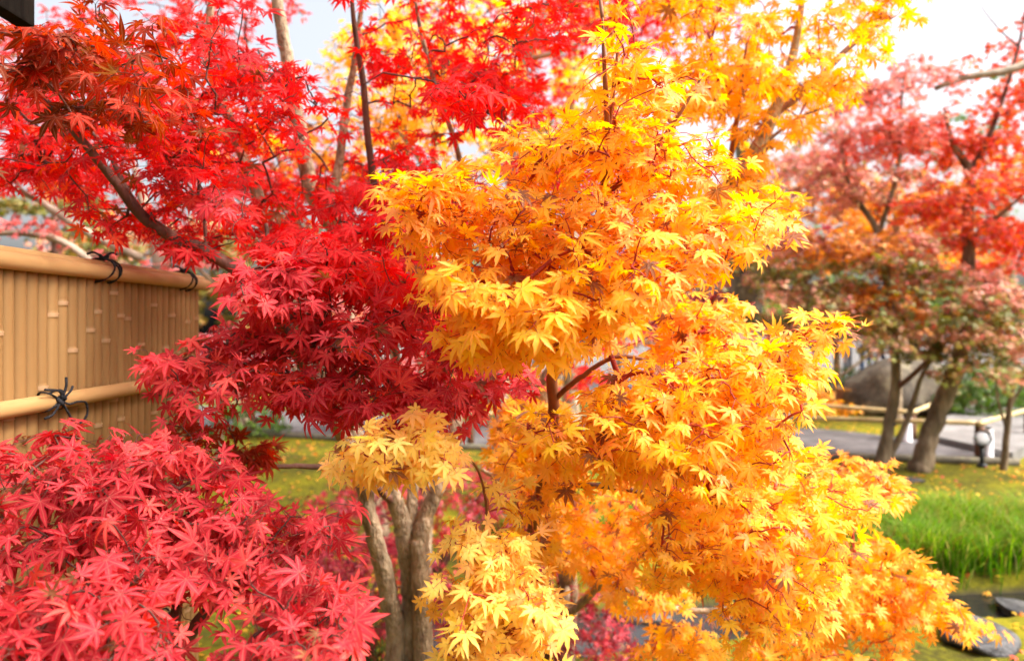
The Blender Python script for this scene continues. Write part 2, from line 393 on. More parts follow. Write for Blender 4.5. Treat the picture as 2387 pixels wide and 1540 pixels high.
def foliage(root, targets, skel, mat, twigmat, r, size=0.045, pairs=3, lod=0, curl=0.3, narrow=1.0, serr=False, nl=7,
            face=(0.75, 0.55, 0.35), droop=0.5, tone=(0.5, 0.22), petiole=0.03, twig=True, names=("foliage", "twig_sprays"), origin=(0, 0, 0), r0=0.0009,
            tonefun=None, spacing=0.03):
    """leaves in opposite pairs at the twig ends, each on its stalk, with the twigs that carry them."""
    skel = np.asarray(skel, float)
    N, par, tn = grow(skel, targets, r)
    end = N[tn]; prev = N[par[tn]]; D = unit(end - prev + r.normal(0, 0.01, end.shape))
    side = unit(np.cross(D, UP) + r.normal(0, 0.15, D.shape))
    pos, ax, pst = [], [], []
    for k in range(pairs):
        base = end - D * (k * spacing)
        for s in (-1, 1):
            pd = unit(side * s * (0.9 - 0.3 * (k == 0)) + D * (0.45 + 0.5 * (k == 0)) + r.normal(0, 0.3, D.shape))
            pl = petiole * r.uniform(0.6, 1.3, (len(end), 1))
            p = base + pd * pl
            pos.append(p); pst.append(base); ax.append(pd + np.array([0, 0, -droop]) + r.normal(0, 0.28, D.shape))
    pos = np.vstack(pos); pst = np.vstack(pst); ax = np.vstack(ax)
    keep = r.random(len(pos)) < 0.92; pos, pst, ax = pos[keep], pst[keep], ax[keep]
    n = UP * face[0] + FRONT * face[1] + r.normal(0, face[2], pos.shape)
    sz = size * r.uniform(0.6, 1.25, len(pos))
    tv = np.clip(r.normal(tone[0], tone[1], len(pos)), 0, 1)
    if tonefun is not None: tv = np.clip(tv + tonefun(pos), 0, 1)
    # neighbouring leaves of a spray share a tint
    cl = np.sin(pos @ np.array([9.1, 6.3, 11.7])) * np.sin(pos @ np.array([-5.2, 8.9, 7.1])); tv = np.clip(tv + 0.16 * cl, 0, 1)
    leaves_mesh(names[0], pos, ax, n, sz, tv, templates(lod, curl, narrow, serr, nl), mat, root, origin, r)
    if twig:
        A, B, ra, rb = twig_geo(N, par, tn, len(skel), r0)
        if lod == 0:
            A = np.vstack([A, pst]); B = np.vstack([B, pos]); ra = np.concatenate([ra, np.full(len(pos), 0.0007)]); rb = np.concatenate([rb, np.full(len(pos), 0.0006)])
        V, F = seg_mesh(A, B, ra, rb, 4 if lod == 0 else 3)
        np_mesh(names[1], V, F, twigmat, root, True, None, origin)

def limb(root, name, pts, rad, mat, origin, sides=10, per=7, rough=0.05, seed=1):
    p, q = catmull(pts, rad, per)
    jit = np.random.default_rng(seed + len(pts)); p = p + jit.normal(0, 0.06, p.shape) * q[:, None] * (np.arange(len(p)) > 0)[:, None]
    g = Geo(); g.tube(p, q, sides, rough, True, seed); g.build(name, mat, root, True, origin)
    return p

def PP(lst):   # [(u, v, Y), ...]
    return [P(*a) for a in lst]

# ------------------------------------------------------------------ the ground, the path, the stream
def in_stream(x, y):   # centre line of the narrow stream
    return abs(y - (3.46 + 0.04 * math.sin(1.3 * x) + 0.15 * max(x, 0))) * (1 + 0.9 * max(0, min(x - 1, 1)))

def ground_z(x, y):
    z = 0.05 * mnoise.noise(Vector((x * 0.5, y * 0.5, 3.1))) + 0.022 * mnoise.noise(Vector((x * 2.1, y * 2.1, 7.7)))
    s = in_stream(x, y)
    if -0.6 < x < 7 and s < 0.42: z -= 0.17 * (1 - s / 0.42) ** 0.6
    # the path lies on levelled ground
    if 6.6 < y < 13:
        z *= 0.35
    # low moss swell on the lawn to the left
    z += 0.16 * math.exp(-(((x + 1.6) / 1.5) ** 2 + ((y - 6.6) / 1.0) ** 2))
    return z

def build_ground():
    xs = np.concatenate([np.linspace(-60, -7, 20), np.linspace(-6.8, 9, 150), np.linspace(9.5, 60, 20)])
    ys = np.concatenate([np.linspace(-12, 0.4, 10), np.linspace(0.6, 9, 120), np.linspace(9.2, 15, 25), np.linspace(16, 90, 22)])
    X, Y = np.meshgrid(xs, ys)
    Z = np.array([ground_z(x, y) for x, y in zip(X.ravel(), Y.ravel())])
    V = np.stack([X.ravel(), Y.ravel(), Z], 1); nx, ny = len(xs), len(ys)
    i = (np.arange(ny - 1)[:, None] * nx + np.arange(nx - 1)[None, :]).ravel()
    F = np.stack([i, i + 1, i + nx + 1, i + nx], 1)
    m, nt, out = newmat("moss_ground")
    geo = nt.nodes.new("ShaderNodeNewGeometry")
    n1 = nt.nodes.new("ShaderNodeTexNoise"); n1.inputs["Scale"].default_value = 1.3; n1.inputs["Detail"].default_value = 6; n1.inputs["Roughness"].default_value = 0.65
    n2 = nt.nodes.new("ShaderNodeTexNoise"); n2.inputs["Scale"].default_value = 26; n2.inputs["Detail"].default_value = 5
    n3 = nt.nodes.new("ShaderNodeTexNoise"); n3.inputs["Scale"].default_value = 140; n3.inputs["Detail"].default_value = 3
    for n in (n1, n2, n3): nt.links.new(geo.outputs["Position"], n.inputs["Vector"])
    r1 = ramp(nt, [(0.34, (0.05, 0.035, 0.014)), (0.44, (0.085, 0.08, 0.01)), (0.55, (0.19, 0.175, 0.01)), (0.68, (0.31, 0.27, 0.014))])
    v = mathn(nt, 'ADD', mathn(nt, 'MULTIPLY', n1.outputs["Fac"], 0.65), mathn(nt, 'MULTIPLY', n2.outputs["Fac"], 0.35)); nt.links.new(v, r1.inputs[0])
    sep = nt.nodes.new("ShaderNodeSeparateXYZ"); nt.links.new(geo.outputs["Position"], sep.inputs[0])
    # bed of the stream is dark wet soil
    low = nt.nodes.new("ShaderNodeMapRange"); nt.links.new(sep.outputs["Z"], low.inputs["Value"])
    low.inputs["From Min"].default_value = -0.10; low.inputs["From Max"].default_value = -0.06; low.inputs["To Min"].default_value = 1; low.inputs["To Max"].default_value = 0
    mx = nt.nodes.new("ShaderNodeMix"); mx.data_type = 'RGBA'; nt.links.new(low.outputs[0], mx.inputs[0]); nt.links.new(r1.outputs[0], mx.inputs[6]); mx.inputs[7].default_value = (0.05, 0.04, 0.03, 1)
    # far away: pale raked gravel of the open court
    far = nt.nodes.new("ShaderNodeMapRange"); nt.links.new(sep.outputs["Y"], far.inputs["Value"])
    far.inputs["From Min"].default_value = 14.6; far.inputs["From Max"].default_value = 15.2
    m2 = nt.nodes.new("ShaderNodeMix"); m2.data_type = 'RGBA'; nt.links.new(far.outputs[0], m2.inputs[0]); nt.links.new(mx.outputs[2], m2.inputs[6]); m2.inputs[7].default_value = (0.17, 0.16, 0.152, 1)
    p = nt.nodes.new("ShaderNodeBsdfPrincipled"); nt.links.new(m2.outputs[2], p.inputs["Base Color"]); p.inputs["Roughness"].default_value = 0.95; p.inputs["Specular IOR Level"].default_value = 0.1
    b = nt.nodes.new("ShaderNodeBump"); b.inputs["Strength"].default_value = 0.9; b.inputs["Distance"].default_value = 0.02
    nt.links.new(n3.outputs["Fac"], b.inputs["Height"]); nt.links.new(b.outputs[0], p.inputs["Normal"]); nt.links.new(p.outputs[0], out.inputs[0])
    o = np_mesh("ground", V, F, m); tag(o, "yellow green moss lawn strewn with fallen leaves", "ground", kind="structure")
build_ground()

def strip(name, near, far, z, mat, thick, label):
    """slab between two polylines of equal length, with real edges."""
    bm = bmesh.new(); n = len(near)
    def rf(pl):
        p, _ = catmull([(a, b, 0) for a, b in pl], [0] * len(pl), 8); return p
    a, b = rf(near), rf(far); m = 10; ta, tb, ua, ub = [], [], [], []
    for p, q in zip(a, b):
        rowt = [bm.verts.new((p[0] + (q[0] - p[0]) * k / m, p[1] + (q[1] - p[1]) * k / m, z)) for k in range(m + 1)]
        ta.append(rowt)
    lo0 = [bm.verts.new((p[0], p[1], z - thick)) for p in a]; lo1 = [bm.verts.new((p[0], p[1], z - thick)) for p in b]
    for i in range(len(a) - 1):
        for k in range(m): bm.faces.new((ta[i][k], ta[i + 1][k], ta[i + 1][k + 1], ta[i][k + 1]))
        bm.faces.new((lo0[i], lo0[i + 1], ta[i + 1][0], ta[i][0])); bm.faces.new((ta[i][m], ta[i + 1][m], lo1[i + 1], lo1[i]))
    bm.faces.new((lo0[0], ta[0][0], *ta[0][1:], lo1[0])); bm.faces.new((lo1[-1], *reversed(ta[-1]), lo0[-1]))
    bmesh.ops.recalc_face_normals(bm, faces=bm.faces[:])
    return tag(bm_obj(name, bm, mat), label, "path", kind="structure")

M['path'] = solid("grey_path", [(0.25, (0.055, 0.05, 0.05)), (0.5, (0.10, 0.092, 0.094)), (0.75, (0.19, 0.178, 0.175))], 3.2, 9, 0.85, 0.5, (1, 1, 1), bscale=90)
M['slab'] = solid("pale_path_slab", [(0.25, (0.10, 0.096, 0.092)), (0.5, (0.18, 0.172, 0.165)), (0.75, (0.27, 0.26, 0.25))], 2.5, 8, 0.8, 0.4, (1, 1, 1), bscale=80)
M['kerb'] = solid("mossy_kerb_stone", [(0.3, (0.07, 0.06, 0.04)), (0.55, (0.16, 0.14, 0.1)), (0.8, (0.22, 0.22, 0.1))], 9, 7, 0.9, 0.5)
near_e = [(-7, 10.2), (-3, 9.05), (-.5, 8.15), (3, 7.7), (5.35, 7.28)]
far_e = [(-7, 12.6), (-3, 11.2), (-.6, 10.15), (3.7, 9.6), (5.1, 8.62)]
strip("path", near_e, far_e, 0.045, M['path'], 0.2, "grey garden path running between two low bamboo railings")
strip("pavement", [(5.35, 7.30), (6.6, 8.45), (9.6, 11.3), (14, 15.3)], [(5.12, 8.60), (5.95, 9.6), (8.2, 12.0), (11.5, 15.6)], 0.12, M['slab'], 0.3, "pale raised stone walk turning away to the right")
g = Geo()
p, q = catmull([(x, y - 0.06, 0.03) for x, y in near_e], [0.05] * 5, 12); g.tube(p, q, 6, 0.1)
tag(g.build("kerb", M['kerb']), "mossy kerb along the near edge of the grey path", "kerb", kind="structure")

def water():
    m, nt, out = newmat("dark_stream_water")
    p = nt.nodes.new("ShaderNodeBsdfPrincipled"); p.inputs["Base Color"].default_value = (0.018, 0.016, 0.016, 1); p.inputs["Roughness"].default_value = 0.12; p.inputs["Specular IOR Level"].default_value = 0.6
    geo = nt.nodes.new("ShaderNodeNewGeometry"); n = nt.nodes.new("ShaderNodeTexNoise"); n.inputs["Scale"].default_value = 22; n.inputs["Detail"].default_value = 4
    mp = nt.nodes.new("ShaderNodeMapping"); mp.inputs["Scale"].default_value = (0.5, 1.6, 1); nt.links.new(geo.outputs["Position"], mp.inputs[0]); nt.links.new(mp.outputs[0], n.inputs["Vector"])
    b = nt.nodes.new("ShaderNodeBump"); b.inputs["Strength"].default_value = 0.5; b.inputs["Distance"].default_value = 0.01
    nt.links.new(n.outputs["Fac"], b.inputs["Height"]); nt.links.new(b.outputs[0], p.inputs["Normal"]); nt.links.new(p.outputs[0], out.inputs[0])
    V = [(-0.8, 2.9, -0.095), (7.2, 4.0, -0.095), (7.2, 5.1, -0.095), (-0.8, 4.0, -0.095)]
    tag(np_mesh("water", V, [[0, 1, 2, 3]], m), "dark narrow stream under the yellow branches", "stream", kind="structure")
water()

# ------------------------------------------------------------------ the bamboo fence on the left
FX = -1.07; F_NEAR, F_END = 0.35, 2.30; F_TOP = 1.622
def slat_mat():
    m, nt, out = newmat("ochre_bamboo_slat")
    a = nt.nodes.new("ShaderNodeAttribute"); a.attribute_name = "tone"; b = nt.nodes.new("ShaderNodeAttribute"); b.attribute_name = "node"
    tc = nt.nodes.new("ShaderNodeTexCoord"); mp = nt.nodes.new("ShaderNodeMapping"); mp.inputs["Scale"].default_value = (40, 40, 2.2); nt.links.new(tc.outputs["Object"], mp.inputs[0])
    nz = nt.nodes.new("ShaderNodeTexNoise"); nz.inputs["Scale"].default_value = 2.0; nz.inputs["Detail"].default_value = 6; nt.links.new(mp.outputs[0], nz.inputs["Vector"])
    n2 = nt.nodes.new("ShaderNodeTexNoise"); n2.inputs["Scale"].default_value = 5.0; n2.inputs["Detail"].default_value = 5; nt.links.new(tc.outputs["Object"], n2.inputs["Vector"])
    v = mathn(nt, 'ADD', mathn(nt, 'MULTIPLY', a.outputs["Fac"], 0.2), mathn(nt, 'ADD', mathn(nt, 'MULTIPLY', nz.outputs["Fac"], 0.4), mathn(nt, 'MULTIPLY', n2.outputs["Fac"], 0.3)))
    r = ramp(nt, [(0.2, (0.225, 0.122, 0.042)), (0.42, (0.265, 0.148, 0.053)), (0.58, (0.30, 0.172, 0.064)), (0.8, (0.335, 0.205, 0.082))]); nt.links.new(v, r.inputs[0])
    mx = nt.nodes.new("ShaderNodeMix"); mx.data_type = 'RGBA'; nt.links.new(mathn(nt, 'MULTIPLY', b.outputs["Fac"], 0.5), mx.inputs[0]); nt.links.new(r.outputs[0], mx.inputs[6]); mx.inputs[7].default_value = (0.60, 0.40, 0.24, 1)
    p = nt.nodes.new("ShaderNodeBsdfPrincipled"); nt.links.new(mx.outputs[2], p.inputs["Base Color"]); p.inputs["Roughness"].default_value = 0.6; p.inputs["Specular IOR Level"].default_value = 0.25
    nt.links.new(p.outputs[0], out.inputs[0]); return m
M['slat'] = slat_mat()
M['rail'] = solid("tan_bamboo_pole", [(0.3, (0.31, 0.165, 0.06)), (0.5, (0.40, 0.235, 0.09)), (0.7, (0.47, 0.30, 0.13))], 4, 6, 0.55, 0.04, (4, 0.5, 4), 0.4)
M['cord'] = solid("black_hemp_cord", [(0.3, (0.008, 0.008, 0.01)), (0.7, (0.03, 0.03, 0.035))], 60, 3, 0.9, 0.6)
def build_fence():
    root = tag(empty("bamboo_fence", (FX, F_END, 0)), "tan bamboo slat fence tied with black cord behind the crimson maple", "fence")
    O = (FX, F_END, 0)
    # slats: upright half-rounds side by side, each with swollen nodes
    g = Geo(); wd = 0.0345; r = np.random.default_rng(5); y = F_NEAR; A1, A2 = [], []
    while y < F_END - 0.01:
        w_ = wd * r.uniform(0.93, 1.07); zz = [0.02]; nd = r.uniform(0.05, 0.4); marks = []
        while nd < F_TOP - 0.03:
            marks.append(nd); nd += r.uniform(0.26, 0.36)
        prof = [(0.02, 0.0)]
        for k in marks: prof += [(k - 0.012, 0.0), (k - 0.0065, 0.0), (k - 0.004, 0.0032), (k - 0.001, 0.0006), (k + 0.002, 0.004), (k + 0.0055, 0.0), (k + 0.011, 0.0)]
        prof.append((F_TOP, 0.0)); na = 9
        ang = np.linspace(-math.pi / 2, math.pi / 2, na); off = r.uniform(-0.0012, 0.0012)
        V = []; A1 += [r.random()] * (len(prof) * na); A2 += [x_ for (z, e) in prof for x_ in [1.0 if e > 0 else 0.0] * na]
        for (z, e) in prof:
            V += [(FX + off + (0.013 + e) * math.cos(a) * 1.0, y + w_ / 2 + (w_ / 2 - 0.0003 + e * 0.2) * math.sin(a), z) for a in ang]
        i = np.arange(len(prof) - 1)[:, None] * na; j = np.arange(na - 1)[None, :]
        g.add(V, np.stack([i + j, i + j + 1, i + na + j + 1, i + na + j], -1).reshape(-1, 4)); y += w_
    np_mesh("slat_panel", np.vstack(g.V), np.vstack(g.F), M["slat"], root, True, {"tone": A1, "node": A2}, O)
    bm = bmesh.new(); add_box(bm, (-0.012, -(F_END - F_NEAR) / 2, F_TOP / 2), (0.02, F_END - F_NEAR, F_TOP - 0.02)); bm_obj("backing_board", bm, M['slat'], root)
    def pole(name, x, z, rad, y0, y1, seed, mat):
        r = np.random.default_rng(seed); pts, rr = [], []; yy = y0; nxt = y0 + r.uniform(0.1, 0.3)
        while nxt < y1 - 0.02:
            pts += [(x, nxt - 0.012, z), (x, nxt - 0.004, z), (x, nxt, z), (x, nxt + 0.005, z), (x, nxt + 0.014, z)]; rr += [rad, rad * 1.035, rad * 0.985, rad * 1.035, rad]
            nxt += r.uniform(0.28, 0.4)
        pts = [(x, y0, z), (x, y0 + 0.006, z)] + pts + [(x, y1 - 0.012, z), (x, y1 - 0.003, z), (x, y1, z)]; rr = [rad * .93, rad] + rr + [rad, rad * 0.94, rad * 0.8]
        g = Geo(); g.tube(pts, rr, 20, 0, True); return g.build(name, mat, root, True, O)
    front = pole("top_rail", FX + 0.024, F_TOP + 0.008, 0.0185, F_NEAR, F_END + 0.045, 3, M['rail'])
    pole("top_rail", FX - 0.024, F_TOP + 0.008, 0.0185, F_NEAR, F_END + 0.045, 4, M['rail'])
    pole("cap_rail", FX + 0.004, F_TOP + 0.024, 0.0165, F_NEAR, F_END + 0.045, 9, M['rail'])
    midr = pole("middle_rail", FX + 0.027, 1.322, 0.0185, F_NEAR, F_END - 0.02, 6, M['rail'])
    lowr = pole("low_rail", FX + 0.027, 0.62, 0.0185, F_NEAR, F_END - 0.02, 8, M['rail'])
    g = Geo(); g.tube([(FX - 0.03, F_END + 0.022, 0), (FX - 0.03, F_END + 0.022, F_TOP - 0.04)], [0.022, 0.022], 12); g.build("end_post", M['rail'], root, True, O)
    def ring(cx, cz, rx, rz, y, lean, n=22):
        return [(cx + rx * math.cos(a), y + lean * math.sin(a), cz + rz * math.sin(a)) for a in np.linspace(0, 2 * math.pi, n)]
    def tie_top(y, seed):
        r = np.random.default_rng(seed); g = Geo()
        for dy, ln in ((-0.012, 0.018), (0.012, -0.012), (0.020, 0.004)):
            p = ring(FX, F_TOP + 0.014, 0.047, 0.032, y + dy, ln); g.tube(p, [0.0026] * len(p), 6, 0.05)
        c = np.array((FX + 0.012, y, F_TOP + 0.048))
        k = [c + 0.009 * np.array((math.cos(a), 0.9 * math.sin(a), 0.7 * math.sin(2 * a))) for a in np.linspace(0, 2 * math.pi, 16)]
        g.tube(k, [0.0044] * 16, 6, 0.1)
        for e in ((-0.02, -0.06, 0.006), (0.03, 0.03, 0.012)):
            p, q = catmull([c, c + np.array(e) * 0.45 + (0, 0, 0.008), c + np.array(e) * 0.75], [0.0027] * 3, 5); g.tube(p, q, 6, 0.08)
        g.build("cord_tie", M['cord'], front, True, O)
    tie_top(1.77, 1); tie_top(2.20, 2); tie_top(1.34, 3)
    def tie_mid(y, z, seed, loop=True):
        g = Geo(); x = FX + 0.027
        a = ring(x, z, 0.0215, 0.0215, y, 0.028); b = ring(x, z, 0.0215, 0.0215, y, -0.028)
        g.tube(a, [0.0026] * len(a), 6, 0.05); g.tube(b, [0.0026] * len(b), 6, 0.05)
        c = np.array((x + 0.024, y, z))
        k = [c + 0.008 * np.array((0.6 * math.sin(2 * t), math.cos(t), math.sin(t))) for t in np.linspace(0, 2 * math.pi, 14)]; g.tube(k, [0.0042] * 14, 6, 0.1)
        ends = [((0.004, -0.012, 0.022), (0.002, -0.058, 0.030)), ((0.006, 0.006, 0.03), (0.004, 0.010, 0.052)), ((0.006, 0.02, 0.018), (0.006, 0.03, 0.030)), ((0.002, -0.03, -0.026), (-0.004, -0.05, -0.034))]
        for e, f in ends:
            p, q = catmull([c, c + np.array(e), c + np.array(f)], [0.0027] * 3, 5); g.tube(p, q, 6, 0.08)
        if loop:
            L = [c, c + (0.004, 0.016, -0.028), c + (0.006, 0.034, -0.052), c + (0.006, 0.062, -0.058), c + (0.006, 0.084, -0.040), c + (0.006, 0.078, -0.014), c + (0.006, 0.05, -0.008), c + (0.004, 0.02, -0.010), c]
            p, q = catmull(L, [0.0025] * len(L), 5); g.tube(p, q, 6, 0.06)
        g.build("cord_tie", M['cord'], midr if z > 1 else lowr, True, O)
    tie_mid(1.545, 1.325, 1); tie_mid(2.03, 1.325, 2); tie_mid(1.10, 1.325, 3, False)
    for y in (1.545, 2.03): tie_mid(y, 0.62, 7, False)
build_fence()

# ------------------------------------------------------------------ dark eave at the top left corner
def eave():
    O = (-1.635, 0.24, 0)
    root = tag(empty("roof_eave", O), "dark timber roof eave in the shaded upper corner", "roof")
    m1 = solid("dark_eave_timber", [(0.3, (0.004, 0.003, 0.0025)), (0.7, (0.012, 0.009, 0.007))], 12, 5, 1.0, 0.2, (1, 8, 1), 0.03)
    bm = bmesh.new(); add_box(bm, (0.40, 0.0, 2.035), (0.86, 1.7, 0.03)); bm_obj("soffit", bm, m1, root)
    bm = bmesh.new(); add_box(bm, (0.845, 0.0, 2.05), (0.03, 1.74, 0.14), 0, 0.004); bm_obj("fascia", bm, m1, root)
    for k in range(5):
        bm = bmesh.new(); add_box(bm, (0.40, -0.78 + k * 0.39, 1.998), (0.84, 0.05, 0.05), 0, 0.003); bm_obj("rafter", bm, m1, root)
    bm = bmesh.new(); add_box(bm, (0.37, 0.0, 2.163), (1.0, 1.84, 0.08), 0, 0.01); bm_obj("roof_covering", bm, solid("grey_roof_bark", [(0.3, (0.015, 0.013, 0.011)), (0.7, (0.02, 0.017, 0.015))], 9, 5, 1.0, 0.4, spec=0.03), root)
    bm = bmesh.new(); add_box(bm, (0.1, -0.5, 1.02), (0.12, 0.12, 2.05), 0, 0.006); bm_obj("post", bm, m1, root)
eave()

# ------------------------------------------------------------------ the scarlet maple with many stems (left and centre)
def tree(name, label, base, group=None, cat="tree"):
    return tag(empty(name, tuple(base)), label, cat, group), tuple(base)

def red_maple():
    base = (-0.40, 2.42, -0.02)
    root, O = tree("red_maple", "tall scarlet maple whose slanting stems fan out left of the golden maple", base)
    r = np.random.default_rng(21)
    def st(nm, lst, rad, mat, first=None, sides=10):
        pts = PP(lst)
        if first is not None: pts = [np.array(first)] + pts
        return limb(root, nm, pts, rad, M[mat], O, sides, 7, 0.05, len(lst))
    # three stems of the clump
    s1 = st("trunk", [(920, 1500, 2.40), (905, 1390, 2.38), (880, 1280, 2.36), (855, 1180, 2.34), (838, 1090, 2.32), (760, 940, 2.2)], [0.046, 0.033, 0.032, 0.030, 0.028, 0.027, 0.025], 'bark', (-0.47, 2.41, -0.03))
    s1 = st("limb", [(760, 940, 2.2), (690, 810, 2.1), (640, 720, 2.0), (560, 640, 1.95), (480, 585, 1.9), (380, 540, 1.86), (320, 490, 1.84), (250, 400, 1.8), (150, 280, 1.74), (60, 195, 1.68), (-60, 110, 1.6)],
            [0.025, 0.024, 0.021, 0.019, 0.0175, 0.0165, 0.0155, 0.012, 0.010, 0.007, 0.004], 'bark_dark')
    s2 = st("trunk", [(955, 1480, 2.44), (958, 1360, 2.44), (944, 1260, 2.42), (932, 1200, 2.42), (900, 1125, 2.40), (852, 1050, 2.45), (770, 900, 2.5), (690, 740, 2.5), (640, 600, 2.46), (608, 480, 2.42), (560, 350, 2.4), (510, 215, 2.36), (482, 130, 2.34), (492, 0, 2.3), (500, -200, 2.2)],
            [0.050, 0.038, 0.037, 0.036, 0.032, 0.028, 0.026, 0.025, 0.026, 0.024, 0.022, 0.02, 0.017, 0.014, 0.011, 0.006], 'bark', (-0.40, 2.45, -0.03))
    s3 = st("trunk", [(985, 1480, 2.38), (982, 1360, 2.38), (980, 1260, 2.40), (996, 1195, 2.42), (1028, 1120, 2.44), (1056, 1040, 2.5), (1060, 960, 2.6), (1000, 800, 2.75), (880, 640, 2.85), (790, 540, 2.85), (740, 475, 2.8), (712, 380, 2.8), (690, 260, 2.8), (666, 120, 2.75), (645, 0, 2.7), (620, -200, 2.6)],
            [0.050, 0.036, 0.035, 0.034, 0.030, 0.028, 0.027, 0.03, 0.032, 0.034, 0.036, 0.036, 0.034, 0.031, 0.028, 0.024, 0.012], 'bark', (-0.30, 2.40, -0.03))
    s4 = st("limb", [(955, 1240, 2.42), (962, 1150, 2.46), (960, 1060, 2.52), (940, 960, 2.6), (905, 760, 2.7), (840, 600, 2.75), (775, 490, 2.7), (790, 380, 2.68), (808, 240, 2.66), (828, 130, 2.6), (850, -60, 2.5)],
            [0.022, 0.021, 0.02, 0.019, 0.018, 0.019, 0.02, 0.018, 0.016, 0.013, 0.007], 'bark')
    s5 = st("limb", [(940, 960, 2.6), (900, 620, 2.4), (870, 420, 2.3), (855, 290, 2.25), (845, 180, 2.2), (826, 60, 2.15), (815, -80, 2.1)], [0.014, 0.013, 0.012, 0.011, 0.010, 0.008, 0.004], 'bark_dark')
    s6 = st("limb", [(330, 500, 1.845), (290, 430, 1.86), (250, 350, 1.9), (200, 290, 1.92), (110, 190, 1.95)], [0.010, 0.008, 0.007, 0.005, 0.003], 'bark_dark', None, 8)
    s7 = st("limb", [(480, 585, 1.9), (478, 530, 1.95), (470, 480, 2.0), (430, 420, 2.05)], [0.006, 0.0055, 0.005, 0.003], 'bark_dark', None, 8)
    s8 = st("limb", [(560, 350, 2.4), (590, 220, 2.36), (660, 280, 2.3), (740, 360, 2.28), (765, 395, 2.26)], [0.005, 0.0055, 0.005, 0.004, 0.003], 'bark_dark', None, 8)
    s9 = st("limb", [(660, 730, 2.02), (640, 660, 1.95), (625, 590, 1.9), (620, 520, 1.9)], [0.010, 0.009, 0.008, 0.005], 'bark_dark', None, 8)
    s10 = st("limb", [(930, 1180, 2.44), (870, 1130, 2.3), (800, 1100, 2.2), (720, 1085, 2.1), (640, 1085, 2.0), (560, 1075, 1.9)], [0.018, 0.012, 0.010, 0.009, 0.007, 0.004], 'bark_dark', None, 8)
    s11 = st("limb", [(1000, 800, 2.75), (1080, 560, 2.6), (1085, 440, 2.5), (1060, 330, 2.45), (1015, 200, 2.4), (980, 70, 2.35), (960, -60, 2.3)], [0.014, 0.012, 0.011, 0.010, 0.009, 0.008, 0.004], 'bark', None, 8)
    up = np.vstack([s1[25:], s2[55:], s3[60:], s4[40:], s5[10:], s6, s7, s8, s11[15:]])
    # upper crown: scarlet, lit through
    polyC = [(-150, 260), (0, 150), (150, 120), (300, 40), (340, -150), (560, -150), (600, 30), (520, 60), (600, 150), (760, 160), (770, 290), (700, 330), (760, 420), (830, 500), (760, 560), (640, 590), (520, 600), (440, 590), (330, 560), (200, 540), (120, 470), (0, 420), (-150, 420)]
    foliage(root, sprays_in(polyC, (1.75, 2.6), 470, r, 0.2, 0.016), up, M['red'], M['twig_dark'], r, 0.040, 3, 0, 0.3, 0.9, droop=0.25, face=(0.95, 0.2, 0.36), tone=(0.55, 0.24), origin=O)
    polyC2 = [(820, -150), (1420, -150), (1330, 60), (1260, 260), (1300, 330), (1420, 400), (1380, 470), (1200, 480), (1060, 420), (900, 440), (800, 470), (770, 320), (850, 200), (800, 60)]
    foliage(root, sprays_in(polyC2, (2.1, 2.9), 240, r, 0.2, 0.016), up, M['red'], M['twig_dark'], r, 0.040, 3, 0, 0.3, droop=0.25, face=(0.95, 0.2, 0.36), tone=(0.55, 0.2), origin=O)
    polyC2b = [(760, 380), (1100, 360), (1100, 520), (980, 560), (960, 640), (820, 600), (720, 540)]
    foliage(root, sprays_in(polyC2b, (1.75, 2.4), 75, r, 0.16, 0.03), up, M['red'], M['twig_dark'], r, 0.045, 3, 0, 0.35, face=(0.8, 0.4, 0.4), tone=(0.42, 0.2), origin=O)
    shade_bough = limb(root, "limb", [s5[-1], (-0.3, 1.75, 2.62), (0.0, 1.35, 2.66), (0.15, 0.9, 2.45), (0.2, 0.55, 2.4)], [0.012, 0.012, 0.010, 0.007, 0.003], M['bark_dark'], O, 8)  # unseen bough above the frame, added to shade the fence and crimson leaves
    foliage(root, sprays_blob([((-0.1, 1.45, 2.72), (0.6, 0.5, 0.22)), ((0.1, 0.85, 2.42), (0.55, 0.4, 0.2))], 90, r, 0.16, 0.03), shade_bough, M['red'], M['twig_dark'], r, 0.045, 3, 1, 0.35, tone=(0.5, 0.2), origin=O)  # out-of-view canopy leaves, put here for the shade they cast
    # nearest sprays at the upper corner; eave shade put into their bronze colour
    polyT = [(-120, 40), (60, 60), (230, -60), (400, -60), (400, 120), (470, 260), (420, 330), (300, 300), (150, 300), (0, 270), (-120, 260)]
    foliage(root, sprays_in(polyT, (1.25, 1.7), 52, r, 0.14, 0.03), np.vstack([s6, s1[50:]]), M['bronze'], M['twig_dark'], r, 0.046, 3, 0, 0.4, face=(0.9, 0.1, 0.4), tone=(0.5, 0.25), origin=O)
    # a few sharp sprays in front
    for poly, yy, n in (([(1000, 110), (1130, 100), (1210, 150), (1200, 210), (1130, 240), (1010, 230)], (1.45, 1.6), 7), ([(340, 390), (480, 370), (560, 460), (520, 500), (430, 470)], (1.6, 1.75), 9), ([(500, 100), (760, 130), (770, 190), (640, 200), (500, 170)], (1.9, 2.1), 14)):
        foliage(root, sprays_in(poly, yy, n, r, 0.08, 0.02), up, M['crimson'] if yy[0] > 1.5 else M['red'], M['twig_dark'], r, 0.045, 3, 0, 0.35, face=(0.85, 0.45, 0.3), tone=(0.6, 0.2), origin=O)
    # middle bough: crimson, seen from above
    mid = np.vstack([s1[:25], s9, s10[:20], s2[30:50]])
    polyB = [(320, 870), (400, 830), (520, 790), (560, 770), (640, 760), (700, 720), (680, 690), (740, 640), (840, 600), (960, 610), (1000, 660), (1000, 760), (1060, 800), (1110, 880), (1080, 930), (1060, 950), (980, 950), (880, 950), (780, 950), (700, 950), (600, 930), (490, 960), (450, 940), (370, 920)]
